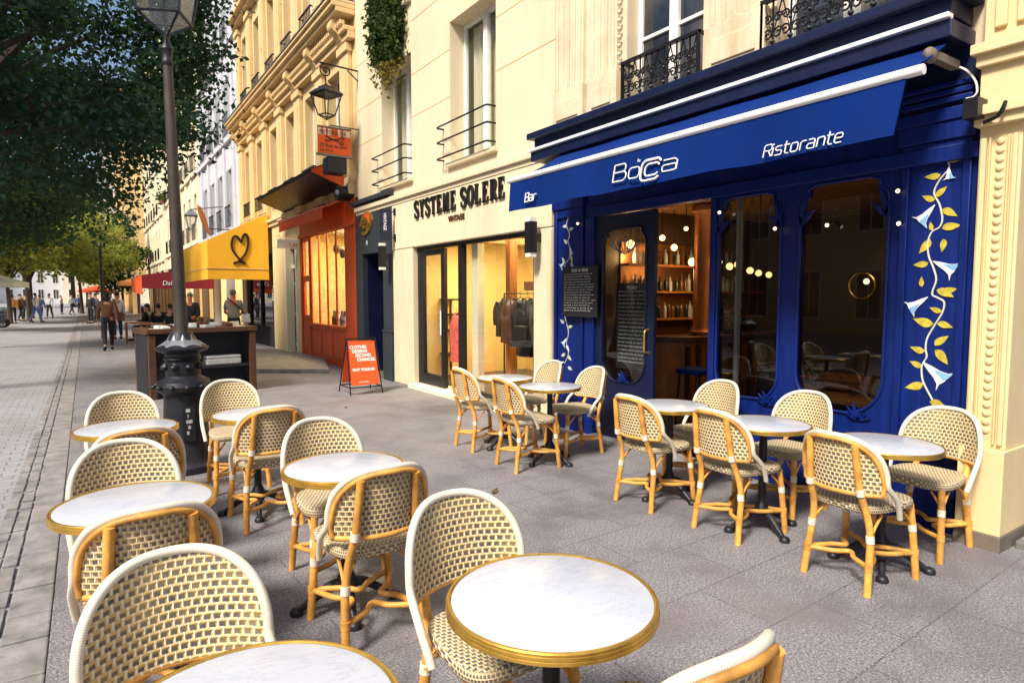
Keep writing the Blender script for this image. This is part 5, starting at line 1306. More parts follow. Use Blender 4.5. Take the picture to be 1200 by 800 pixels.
# ------------------------------------------------------------------ foliage
def leaves_obj(name_, m, pts, size, parent=None, seed=1, fold=.25, up=.4):
    r = random.Random(seed); V, Fc = [], []
    for p in pts:
        s_ = size*r.uniform(.6, 1.25)
        d = Vector((r.gauss(0, 1), r.gauss(0, 1), r.gauss(0, 1)-.35)).normalized()
        nrm = Vector((r.gauss(0, 1), r.gauss(0, 1), abs(r.gauss(0, 1))+up)).normalized()
        sd = d.cross(nrm)
        if sd.length < 1e-3: continue
        sd.normalize(); b = len(V); nn = sd.cross(d)
        a = p; t_ = p+d*s_; l = p+d*s_*.5+sd*s_*.32+nn*s_*fold*.3; q_ = p+d*s_*.5-sd*s_*.32+nn*s_*fold*.3
        V += [tuple(a), tuple(l), tuple(t_), tuple(q_)]; Fc.append((b, b+1, b+2)); Fc.append((b, b+2, b+3))
    me = bpy.data.meshes.new(name_); me.from_pydata(V, [], Fc); me.materials.append(M[m])
    o = bpy.data.objects.new(name_, me); C.objects.link(o)
    if parent: o.parent = parent
    return o
def tree(label, base_, crown_c, crown_r, trunk_h, trunk_r, n_cl, n_lf, size, m, seed, cl_r=.5, trunk_m='bark', low=None):
    r = random.Random(seed); T_ = thing('street_tree', label, 'tree', base_, 0, 'trees along the street')
    b0 = Vector(base_); cc = Vector(crown_c)-b0; t = MB(); top = Vector((cc.x*.35, cc.y*.35, trunk_h))
    path = smooth_path([Vector((0, 0, 0)), Vector((0, 0, trunk_h*.4))+Vector((r.uniform(-.08, .08), r.uniform(-.08, .08), 0)), top], 5)
    t.tube(path, [trunk_r*(1.25-.6*i/(len(path)-1)) if i else trunk_r*1.5 for i in range(len(path))], 10)
    cl = []
    while len(cl) < n_cl:
        v = Vector((r.uniform(-1, 1), r.uniform(-1, 1), r.uniform(-1, 1))); L = v.length
        if L > 1 or L < .25: continue
        v = v*(.45+.55*L)/max(L, .01)*L**.3 if L < .6 else v
        cl.append(cc+Vector((v.x*crown_r[0], v.y*crown_r[1], v.z*crown_r[2])))
    for c_ in cl[:max(8, n_cl//5)]:
        mid = top.lerp(c_, .5)+Vector((r.uniform(-.3, .3), r.uniform(-.3, .3), r.uniform(-.1, .4)))
        p_ = smooth_path([top-Vector((0, 0, r.uniform(0, trunk_h*.25))), mid, c_], 4); t.tube(p_, [trunk_r*.45*(1-i/len(p_))+.012 for i in range(len(p_))], 5)
    t.build('trunk', trunk_m, T_, smooth=60)
    pts = []; per = n_lf//n_cl
    for c_ in cl:
        R_c = cl_r*r.uniform(.6, 1.35); sx, sy, sz = r.uniform(.8, 1.3), r.uniform(.8, 1.3), r.uniform(.45, .8)
        for k in range(int(per*r.uniform(.6, 1.4))):
            g = Vector((r.gauss(0, .5)*sx, r.gauss(0, .5)*sy, r.gauss(0, .5)*sz))*R_c
            pts.append(c_+g-Vector((0, 0, .12*(g.x*g.x+g.y*g.y))))
    leaves_obj('crown', m, pts, size, T_, seed+1)
    return T_
tree('great dark tree whose crown fills the upper left of the view', (-3.4, 13.6, -.035), (-.9, 13.4, 6.3), (3.1, 4.2, 3.0), 4.0, .22, 170, 60000, .115, 'leaf_deep', 31, .72)
tree('dark leafy tree behind the great one on the left side of the street', (-3.6, 25.0, -.035), (-1.9, 23.5, 6.3), (2.9, 3.8, 3.4), 3.8, .18, 110, 20000, .17, 'leaf_deep', 32, .85)
tree('mid-green tree third along the left side of the street', (-4.4, 36.0, -.035), (-3.4, 36.0, 6.3), (3.0, 3.6, 3.0), 3.5, .16, 90, 12000, .26, 'leaf_mid', 33, .9)
tree('yellow-lit tree fourth along the left side', (-3.7, 47.0, -.035), (-3.9, 47.0, 5.4), (2.6, 3.2, 2.4), 2.9, .12, 80, 9000, .30, 'leaf_bright', 34, .9)
tree('bright yellow-green tree far along the left side', (-3.3, 58.0, -.035), (-3.3, 58.0, 6.0), (2.8, 3.2, 2.8), 3.2, .13, 80, 8000, .34, 'leaf_bright', 35, 1.0)
tree('tree with a slender dark trunk rising from the left crowd', (-3.1, 52.0, -.035), (-3.4, 52.0, 7.0), (2.4, 3.0, 2.6), 3.2, .12, 70, 7000, .32, 'leaf_mid', 36, 1.0)
tree('distant green tree closing the end of the street', (-1.5, 115.0, -.035), (-1.5, 115.0, 11.5), (8, 5, 6.5), 6, .3, 90, 8000, .55, 'leaf_bright', 37, 1.6)
tree('distant tree at the far left end of the street', (-12, 110.0, -.035), (-12, 110.0, 10.0), (8, 5, 6.5), 4, .3, 90, 8000, .55, 'leaf_mid', 38, 1.6)
tree('small yellowing tree in front of the far facades on the right', (1.2, 56.0, 0), (1.0, 56.0, 5.2), (2.2, 2.4, 2.6), 2.6, .10, 50, 5000, .26, 'leaf_bright', 39, .8)
tree('dark slender tree near the brown parasol on the right', (2.6, 62.0, 0), (2.6, 62.0, 5.0), (1.9, 2.4, 3.4), 2.4, .12, 50, 5500, .26, 'leaf_deep', 40, .8)
tree('dark tree above the orange parasol in the middle distance', (-.3, 70.0, 0), (-.6, 68.0, 7.4), (3.6, 3.4, 4.2), 3.4, .14, 70, 8000, .34, 'leaf_mid', 41, 1.0)
# hanging ivy at the top of the cream wall
iv = thing('hanging_ivy', 'trailing dark ivy hanging down the cream wall at the top', 'plant', (XF-.1, 11.6, 7)); ri = random.Random(77)
pi0, pi1 = onX(455, 92, XF-.12), onX(455, -60, XF-.12); st_ = MB(); pts = []
for k in range(34):
    y_ = pi0.y+ri.uniform(-.42, .42); zb_ = pi0.z+ri.uniform(-.05, .9)*(.35+abs(y_-pi0.y)*1.6); x_ = XF-.05-ri.uniform(0, .16)
    path = smooth_path([(x_+.04, y_+ri.uniform(-.1, .1), pi1.z), (x_-.04, y_+ri.uniform(-.06, .06), (pi1.z+zb_)/2), (x_, y_, zb_)], 5)
    st_.tube([p-iv.location for p in path], .006, 4)
    for p in path:
        for q in range(26 if p.z > pi0.z+.6 else 15): pts.append(p-iv.location+Vector((ri.gauss(-.03, .07), ri.gauss(0, .09), ri.gauss(0, .13))))
for p in pts: p.x = min(p.x, .07)
st_.build('stem', 'bark', iv); leaves_obj('foliage', 'leaf_ivy', [p for p in pts if p.z+7 > pi0.z+.22], .095, iv, 5); leaves_obj('sunlit_foliage', 'leaf_ivy_sunlit', [p for p in pts if p.z+7 <= pi0.z+.22], .085, iv, 6)  # lower ivy takes the colour with sunlight painted in
# window-box plants along the far facades
for i, (px, Yb) in enumerate((((176, 300), 52), ((190, 235), 47), ((160, 330), 60))):
    p = onX(*px, XF-.2); wb = thing('balcony_plant', ('small leafy plant on a cream balcony above the red awning', 'leafy plant high on the pale cream building', 'leafy plant low on the far cream building')[i], 'plant', p, 0, 'balcony plants')
    MB().box(-.12, .12, -.4, .4, -.2, 0).build('pot', 'tile_red', wb); r = random.Random(i); leaves_obj('foliage', 'leaf_mid', [Vector((r.gauss(0, .15), r.gauss(0, .35), abs(r.gauss(0, .3)))) for k in range(260)], .18, wb, i)
# ================================================================== bistro tables
def make_table(label, loc, kind):
    t = thing('bistro_table', label, 'table', loc, 0, 'bistro tables on the pavement')
    k = kind == 'brass'
    MB().lathe([(.002, .7285), (.281, .7285), (.286, .7265), (.286, .705), (.002, .705)], 64).build('tabletop', 'marble', t, smooth=30)
    if k: pr = [(.2865, .702), (.2865, .7275), (.291, .7305), (.297, .730), (.3005, .727), (.3005, .7225), (.2985, .721), (.3015, .719), (.3015, .711), (.299, .7095), (.302, .7075), (.302, .699), (.298, .6965), (.288, .6965), (.2865, .702)]
    else: pr = [(.2865, .703), (.2865, .7275), (.290, .7295), (.296, .729), (.2985, .726), (.2985, .703), (.295, .700), (.2865, .703)]
    MB().lathe(pr, 64).build('edge_band', 'brass', t, smooth=25)
    MB().lathe([(.10, .704), (.10, .694), (.032, .672), (.026, .64), (.026, .40), (.030, .385), (.030, .36), (.026, .35), (.026, .20), (.036, .18), (.052, .14), (.058, .11), (.040, .085)], 20).build('column', 'iron_dark', t, smooth=40)
    for i in range(4):
        a = i*PI/2+.5; c, s_ = math.cos(a), math.sin(a)
        f = MB().tube(smooth_path([(c*.03, s_*.03, .125), (c*.09, s_*.09, .115), (c*.16, s_*.16, .070), (c*.215, s_*.215, .032), (c*.245, s_*.245, .022)], 4), [.030-.0011*j for j in range(17)], 8)
        f.lathe([(.032, 0), (.034, .016), (.026, .032), (.012, .036)], 10, (c*.245, s_*.245, 0))
        f.build('foot', 'iron_dark', t, smooth=50)
    return t
TB = [('large white marble table nearest the camera, wholly in view at the bottom', (1.07, 1.385, 0), 'brass'),
      ('white marble table cut off by the bottom left edge of the view', (.245, 1.30, 0), 'brass'),
      ('brass-edged marble table in the left row, second from the bottom, over the kerb side', (.14, 3.01, 0), 'brass'),
      ('brass-edged marble table at the far end of the left row before the lamp post', (.19, 4.78, 0), 'brass'),
      ('brass-edged marble table in the middle row, behind the big one in front', (1.05, 3.07, 0), 'brass'),
      ('brass-edged marble table in the middle row, just right of the lamp post', (1.0, 4.83, 0), 'brass'),
      ('speckled marble table nearest the yellow stone pillar', (3.82, 1.79, 0), 'plain'),
      ('speckled marble table under the right-hand restaurant window', (3.76, 2.54, 0), 'plain'),
      ('speckled marble table in front of the open restaurant doorway', (3.78, 3.38, 0), 'plain'),
      ('speckled marble table by the left blue pilaster, nearer of its pair', (3.63, 4.74, 0), 'plain'),
      ('speckled marble table in front of the clothes shop window', (3.62, 5.51, 0), 'plain')]
t0 = make_table(*TB[0]); t1 = None
for lab, loc, kind in TB[1:]:
    if kind == 'brass': dup(t0, loc, .3*len(lab), lab)
    elif t1 is None: t1 = make_table(lab, loc, kind)
    else: dup(t1, loc, .3*len(lab), lab)

# ================================================================== woven bistro chairs
def back_y(s_, z):                                           # the backrest is bowed in plan and leans back
    return -.150-.110*(1-(s_/.235)**2)-.16*(z-.45)
def back_out(a):
    n_ = 2.7; c, q = math.cos(a), math.sin(a)
    s_ = .233*math.copysign(abs(c)**(2/n_), c); z = .585+.262*abs(q)**(2/n_)
    return s_, z
def make_chair(label, loc, rz):
    t = thing('bistro_chair', label, 'chair', loc, rz, 'woven rattan bistro chairs')
    # seat: rolled edges, woven over
    def ol(k, sc_):
        a = 2*PI*k/48; c, q = math.cos(a), math.sin(a); x = .205*math.copysign(abs(c)**.5, c); y = -.008+.212*math.copysign(abs(q)**.5, q)
        return (x*(1+.10*y/.2)*sc_, y*sc_)
    m = MB(); rings = [(.90, .418), (.985, .426), (1.01, .441), (1.005, .457), (.975, .468), (.93, .4725), (.70, .469), (.35, .465)]
    for sc_, z in rings: m.v += [(*ol(k, sc_), z) for k in range(48)]
    per = 1.55
    for i in range(len(rings)-1):
        for k in range(48):
            k2 = (k+1) % 48; q = [i*48+k, i*48+k2, (i+1)*48+k2, (i+1)*48+k]
            if i < 4: uv = [(per*kk/48, rings[ii][1]*1.3) for kk, ii in ((k, i), (k+1, i), (k+1, i+1), (k, i+1))]
            else: uv = [(m.v[v][0], m.v[v][1]) for v in q]
            m.face(q, uv)
    top = [(len(rings)-1)*48+k for k in range(48)]; m.face(top, [(m.v[v][0], m.v[v][1]) for v in top]); m.face(list(range(48))[::-1])
    m.build('seat', 'woven_seat', t, smooth=50)
    # woven backrest
    m = MB(); nc, nr = 22, 12; z0 = .540
    for lay in (0, 1):
        for i in range(nc+1):
            # column positions follow the hoop
            a = PI*i/nc; s_ = -.227*math.cos(a); lo, hi = z0, 0
            c = abs(s_/.233); zt = .585+.256*max(0, 1-c**2.7)**(1/2.7)
            for j in range(nr+1):
                z = lo+(zt-lo)*j/nr; m.v.append((s_, back_y(s_, z)+(.006 if lay else -.006), z))
    for lay in (0, 1):
        b = lay*(nc+1)*(nr+1)
        for i in range(nc):
            for j in range(nr):
                q = [b+i*(nr+1)+j, b+(i+1)*(nr+1)+j, b+(i+1)*(nr+1)+j+1, b+i*(nr+1)+j+1]
                if lay: q = q[::-1]
                m.face(q, [(m.v[v][0]*1.06, m.v[v][2]) for v in q])
    m.build('backrest', 'woven_back', t, smooth=60, fix=False)
    # white wrapped hoop running down to the seat sides
    hp = [back_out(PI*k/28) for k in range(29)]
    hoop = [(s_, back_y(s_, z), z) for s_, z in hp]
    pre = [(.228, -.035, .395), (.235, -.060, .45), (.240, -.105, .52)]; post = [(-x, y, z) for x, y, z in pre[::-1]]
    MB().tube(smooth_path(pre+hoop+post, 2), .0150, 9).build('rim', 'white_wrap', t, smooth=60)
    inner = [(s_*.955, back_y(s_, z)-.017, z-.016*(1 if z > .62 else .2)) for s_, z in hp]
    fb_ = MB().tube(smooth_path([(.216, back_y(.216, .55)-.012, .540)]+inner+[(-.216, back_y(.216, .55)-.012, .540)], 2), .0115, 7)
    fb_.tube([(s_, back_y(s_, .54)-.006, .537) for s_ in [-.218+.436*k/12 for k in range(13)]], .0125, 7)
    fb_.build('back_frame', 'rattan', t, smooth=60)
    # legs; the rear pair run up behind the backrest as sticks
    for s_ in (-1, 1):
        pts = [(s_*.182, -.238, 0), (s_*.176, -.222, .13), (s_*.165, -.196, .30), (s_*.150, -.214, .43), (s_*.140, back_y(.14, .56)-.031, .56), (s_*.132, back_y(.132, .70)-.027, .70), (s_*.126, back_y(.126, .80)-.024, .805)]
        lg = MB().tube(smooth_path(pts, 3), [.0195]*7+[.0185]*12, 10).build('leg', 'rattan', t, smooth=60)
        for (a, b) in (((s_*.1675, -.2005, .275), (s_*.1635, -.199, .315)), ((s_*.1425, back_y(.14, .545)-.029, .535), (s_*.140, back_y(.14, .565)-.031, .572))): MB().tube([a, b], .0222, 10).build('binding', 'white_wrap', lg, smooth=60)
        pts = [(s_*.205, .212, 0), (s_*.198, .198, .13), (s_*.188, .182, .30), (s_*.178, .168, .428)]
        lg = MB().tube(smooth_path(pts, 3), .0195, 10).build('leg', 'rattan', t, smooth=60)
        bn = MB().tube([(s_*.1895, .1845, .275), (s_*.187, .1805, .315)], .0220, 10); bn.build('binding', 'white_wrap', lg, smooth=60)
        for (fx, fy, inx, iny) in ((.166, -.198, .105, -.150), (.188, .182, .115, .150)):
            br = MB().tube(smooth_path([(s_*fx, fy, .285), (s_*(fx*.88), fy*.93, .345), (s_*inx, fy*.85, .405)], 3), .0075, 6).tube(smooth_path([(s_*fx, fy, .285), (s_*fx*.99, fy*.80, .345), (s_*fx*.96, iny*.55, .405)], 3), .0075, 6)
            br.build('brace', 'rattan', t, smooth=60)
    # crossing stretchers bent in towards the middle
    sm = MB(); z_ = .150
    cs = [(-.176, -.222), (.176, -.222), (.198, .198), (-.198, .198)]
    for i in range(4):
        a, b = Vector((*cs[i], z_)), Vector((*cs[(i+1) % 4], z_)); mid = (a+b)/2; ctr = Vector((0, -.01, z_))
        sm.tube(smooth_path([a, a.lerp(mid, .5).lerp(ctr, .30), mid.lerp(ctr, .62), b.lerp(mid, .5).lerp(ctr, .30), b], 5), .0140, 7)
    for x, y in cs: sm.tube([(x, y, z_-.018), (x, y, z_+.018)], .0220, 8)
    sm.build('stretcher', 'rattan', t, smooth=60)
    return t
Q = PI/2
CH = [('chair facing the camera behind the cut-off bottom left table, broad woven back nearest of all', (.175, 1.70), PI),
      ('chair turned away at the second left table, two cane sticks up its back', (.155, 2.79), .02),
      ('chair facing the camera beyond the second table of the left row', (.14, 3.40), PI),
      ('chair turned away, mostly hidden, on the near side of the farthest left table', (.21, 4.34), 0),
      ('chair facing the camera at the far end of the left row beyond the last table', (.21, 5.30), PI),
      ('chair facing the camera beside the lamp post, at the far end of the middle row', (1.0, 5.60), PI+.05),
      ('chair turned away on the near side of the middle-row table by the lamp post', (1.01, 4.62), -.04),
      ('chair facing the camera beyond the second middle-row table', (1.12, 3.43), PI),
      ('chair turned away with its two back sticks in full view at the second middle-row table', (1.06, 2.83), .02),
      ('chair facing the camera close behind the large front table, woven seat under the marble', (1.10, 1.72), PI),
      ('chair cut off at the bottom edge, only its rim showing beside the front table', (1.10, 1.09), 0),
      ('chair with its back to the street at the table by the yellow pillar', (3.60, 1.80), -Q),
      ('chair against the yellow pillar facing the street', (4.35, 1.80), Q),
      ('chair with its back to the street under the right-hand restaurant window', (3.63, 2.62), -Q),
      ('chair against the blue wall under the right-hand window, facing the street', (4.27, 2.70), Q),
      ('chair with its back to the street in front of the open doorway', (3.60, 3.36), -Q),
      ('chair facing the street beside the doorway under the middle window', (4.25, 3.48), Q),
      ('chair with its back to the street at the nearer of the two left facade tables', (3.38, 4.74), -Q-.08),
      ('chair against the dark door leaf facing the street', (4.06, 4.92), Q-.15),
      ('chair with its back to the street, the farthest from the camera, by the shop step', (3.43, 5.62), -Q-.05),
      ('chair facing the street against the cream pier at the clothes shop', (4.06, 5.62), Q)]
c0 = None
for lab, (x, y), rz in CH:
    if c0 is None: c0 = make_chair(lab, (x, y, 0), rz)
    else: dup(c0, (x, y, 0), rz+.05*math.sin(len(lab)*7.3), lab)

# ================================================================== pavement sign
AB = Place('pavement_sign', 'orange A-frame pavement sign with white capitals in a thin black frame', 'sign', (3.7, 9.9, 0))
tp = .89
fr = MB()
L0, R0 = Vector((3.44, 9.70, 0)), Vector((3.98, 9.70, 0)); Lt, Rt = Vector((3.47, 9.93, tp)), Vector((3.95, 9.93, tp)); Lb, Rb = Vector((3.44, 10.25, 0)), Vector((3.98, 10.25, 0))
for a, b in ((L0, Lt), (R0, Rt), (Lb, Lt), (Rb, Rt), (Lt, Rt), (L0.lerp(Lt, .13), R0.lerp(Rt, .13)), (Lb.lerp(Lt, .13), Rb.lerp(Rt, .13)), (L0.lerp(Lt, .13), Lb.lerp(Lt, .13)), (R0.lerp(Rt, .13), Rb.lerp(Rt, .13))): fr.tube([a, b], .011, 6)
AB.add(fr, 'frame', 'black_metal', smooth=40)
sl_ = lambda x, t: Vector((x, 9.70+.23*t, tp*t))
nrm = Vector((0, -.89, .23)).normalized()
p4 = [sl_(3.475, .17), sl_(3.945, .17), sl_(3.93, .95), sl_(3.49, .95)]
AB.add(MB().hexa([p+nrm*.004 for p in p4]+[p-nrm*.004 for p in p4]), 'panel', 'sign_orange')
p5 = [Vector((p.x, 19.95-p.y, p.z)) for p in p4]; nr2 = Vector((0, .89, .23)).normalized()
AB.add(MB().hexa([p+nr2*.004 for p in p5]+[p-nr2*.004 for p in p5]), 'panel', 'sign_orange')
tilt = Matrix.Rotation(-math.atan2(.23, .89), 4, 'X') @ FRONT
for s_, x, t, sz in (('CLOTHES', 3.50, .82, .072), ('DESERVE', 3.535, .745, .072), ('SECOND', 3.585, .67, .072), ('CHANCES.', 3.605, .595, .072), ('NOT YOUR EX', 3.515, .42, .061), ('systeme solere', 3.60, .215, .03)):
    p = sl_(x, t)+nrm*.0055; lettering(s_, sz, 'letter_white', AB.o, p, tilt, ext=.001, offset=.0022 if sz > .05 else 0, sx=.92)

# ================================================================== book stand behind the lamp
BS = Place('book_stand', 'brown wooden book stand with dark shelves behind the street lamp', 'stand', (1.7, 11.5, 0))
ux = Vector((.985, .17, 0)); uy = Vector((-.17, .985, 0)); o0 = Vector((.76, 10.95, 0))
def bsx(mb, a0, a1, b0, b1, z0, z1):
    P = [o0+ux*a+uy*b+Vector((0, 0, z)) for z in (z0, z1) for a, b in ((a0, b0), (a1, b0), (a1, b1), (a0, b1))]; return mb.hexa(P)
L_ = 1.62; fm = MB()
for a in (0, L_-.10): bsx(fm, a, a+.10, 0, .08, 0, .98); bsx(fm, a, a+.10, .72, .80, 0, .98)
bsx(fm, -.02, L_+.02, -.02, .07, 1.005, 1.08); bsx(fm, -.02, L_+.02, .73, .82, .985, 1.08); bsx(fm, -.02, .07, .07, .73, .985, 1.08); bsx(fm, L_-.07, L_+.02, .07, .73, .985, 1.08)
BS.add(fm, 'frame', 'brown_wood', bevel=.008)
dk = MB(); bsx(dk, .10, L_-.10, .30, .36, .02, .975); bsx(dk, .0, .04, .08, .72, .02, .975); bsx(dk, L_-.04, L_, .08, .72, .02, .975); bsx(dk, .1, L_-.1, .05, .3, .42, .46); bsx(dk, .07, L_-.07, .07, .73, .985, 1.02); bsx(dk, .1, .48, .06, .09, .02, .41)
bsx(dk, -.004, 0, .08, .72, .02, .98); BS.add(dk, 'shelf_box', 'dark_cloth')
so2 = BS.add(MB().lathe([(.05, -.002), (.05, .006), (.002, .006)], 16, (0, 0, 0)), 'round_sticker', 'paper')
so2.matrix_local = Matrix.Translation(o0+ux*.28+uy*.052+Vector((0, 0, .30))-BS.loc) @ Matrix.Rotation(math.atan2(.17, .985), 4, 'Z') @ Matrix.Rotation(PI/2, 4, 'X')
rb = random.Random(40); kb_ = {}
mats_ = ('paper', 'paper', 'paper_grey', 'curtain', 'leather_brown')
a = .12
while a < L_-.2:
    w_ = rb.uniform(.07, .17)
    for b in (.12, .40):
        k = rb.randrange(5)
        if k not in kb_: o = MB().box(-.5, .5, -.10, .12, 0, 1).build('book', mats_[k], bevel=.01); kb_[k] = o
        else: o = kb_[k].copy(); C.objects.link(o)
        p = o0+ux*(a+w_/2)+uy*(b+.12)+Vector((0, 0, 1.022)); o.location = p; o.scale = (w_*.92, 1, rb.uniform(.03, .13)); o.rotation_euler = (rb.uniform(-.06, .06), 0, math.atan2(.17, .985)+rb.uniform(-.12, .12))
        tag(o, 'second-hand book lying in the tray on top of the wooden stand', 'book', 'books on the wooden stand')
    a += w_+.012
for i, (z_, h_, lab) in enumerate(((.462, .10, 'thick pale bundle on the lower shelf of the book stand'), (.565, .045, 'thin pale folded cover on top of the bundle in the book stand'))):
    b_ = MB(); bsx(b_, .85, 1.40, .07, .28, z_, z_+h_); tag(b_.build('paper_bundle', 'paper_grey', bevel=.02), lab, 'bundle')

# ================================================================== parasols, red awning, terrace furniture
def parasol(label, loc, r_, h_, m, sides=8, m2=None):
    P = Place('parasol', label, 'parasol', loc, 'market parasols'); x, y, z = loc
    c = MB(); ring = [(r_*math.cos(2*PI*k/sides), r_*math.sin(2*PI*k/sides)) for k in range(sides)]
    c.v += [(x+a, y+b, z+h_) for a, b in ring]+[(x+a, y+b, z+h_-.22) for a, b in ring]+[(x, y, z+h_+r_*.32), (x, y, z+h_+r_*.32-.03)]
    for k in range(sides):
        k2 = (k+1) % sides; c.face([k, k2, 2*sides]); c.face([k, k+sides, k2+sides, k2]); c.face([2*sides+1, k2, k])
    P.add(c, 'canopy', m); P.add(MB().tube([(x, y, z+.05), (x, y, z+h_+r_*.33)], .03, 8), 'pole', 'bar_wood'); P.add(MB().lathe([(.3, 0), (.3, .06), (.05, .1)], 14, loc), 'foot', 'iron_dark')
    for k in range(sides):
        a, b = ring[k]; P.add(MB().tube([(x+a*.98, y+b*.98, z+h_), (x, y, z+h_+r_*.28)], .012, 4), 'rib', 'bar_wood')
parasol('orange market parasol in the middle distance above the walking woman', (.9, 74.0, 0), 1.5, 2.15, 'orange_cloth')
parasol('pale green parasol at the left edge of the view', (-3.9, 38.0, -.035), 1.7, 2.25, 'pale_cloth')
parasol('brown parasol over the terrace left of the dark red awning', (2.9, 47.0, 0), 1.25, 2.45, 'bar_wood')
RA = Place('red_awning', 'dark red cafe awning with pale lettering behind the lamp post', 'awning', (3.5, 33, 3))
ra, rb1, rc, rd = onY(213, 316, 30), onY(165, 322, 30), onY(165, 338, 30), onY(213, 337, 30)
Xr = onY(166, 322, 30).x; zt, zl_, zb_ = 2.95, 2.62, 2.05
zt = onY(213, 315, 30).z; zl_ = rb1.z; zb_ = rc.z
RA.add(MB().plate([(XF-.1, zt+.12), (Xr, zl_), (Xr, zb_), (XF-.1, zb_)], [], lambda a, b, d: (a, 30+d, b), .015), 'end_panel', 'red_cloth')
RA.add(MB().hexa([(XF-.1, 30.016, zt+.10), (XF-.1, 37, zt+.10), (Xr, 37, zl_-.02), (Xr, 30.016, zl_-.02), (XF-.1, 30.016, zt+.12), (XF-.1, 37, zt+.12), (Xr, 37, zl_), (Xr, 30.016, zl_)]), 'canopy', 'red_cloth')
RA.add(MB().hexa([(Xr-.01, 30.016, zb_-.25), (Xr+.01, 30.016, zb_-.25), (Xr+.01, 37, zb_-.1), (Xr-.01, 37, zb_-.1), (Xr-.01, 30.016, zl_-.03), (Xr+.01, 30.016, zl_-.03), (Xr+.01, 37, zl_-.03), (Xr-.01, 37, zl_-.03)]), 'valance', 'sign_orange')
lp = onY(190, 334, 29.99); lettering('Dalia', .26, 'bell_white', RA.o, (lp.x, 29.985, lp.z), FRONT, ext=.004, shear=.2)
# white-curtained shop window under it
cw = Place('curtained_screen', 'pale lit curtain wall of the cafe under the red awning', 'screen', (4, 37.2, 0)); cm = MB(); b = 0
ca, cb_ = onY(181, 350, 37.2), onY(213, 350, 37.2)
for i in range(41): x_ = ca.x+(cb_.x-ca.x)*i/40; cm.v += [(x_, 37.2+.05*math.sin(i*1.3), .1), (x_, 37.2+.05*math.sin(i*1.3), 2.3)]
for i in range(40): cm.face([2*i, 2*i+1, 2*i+3, 2*i+2])
cw.add(cm, 'curtain', 'curtain', smooth=60); cw.add(MB().box(ca.x-.05, cb_.x, 37.15, 37.25, 2.3, 2.4).box(ca.x-.06, ca.x, 37.15, 37.25, 0, 2.3), 'frame', 'brown_wood')

# ================================================================== people
def skin_mesh(name_, verts, edges, radii, m, parent, sub=1):
    me = bpy.data.meshes.new(name_); me.from_pydata(verts, edges, []); o = bpy.data.objects.new(name_, me); C.objects.link(o)
    md = o.modifiers.new('skin', 'SKIN'); md.use_smooth_shade = True
    if not me.skin_vertices:
        bm = bmesh.new(); bm.from_mesh(me); bm.verts.layers.skin.verify(); bm.to_mesh(me); bm.free()
    for i, r in enumerate(radii):
        d = me.skin_vertices[0].data[i]; rr_ = r if isinstance(r, tuple) else (r, r); d.radius = rr_; d.use_root = (i == 0)
    sb = o.modifiers.new('sub', 'SUBSURF'); sb.levels = sub; sb.render_levels = sub
    dg = bpy.context.evaluated_depsgraph_get(); nm = bpy.data.meshes.new_from_object(o.evaluated_get(dg)); bpy.data.objects.remove(o); bpy.data.meshes.remove(me)
    nm.materials.clear(); nm.materials.append(M[m]); nm.shade_smooth()
    o2 = bpy.data.objects.new(name_, nm); C.objects.link(o2); o2.parent = parent; return o2
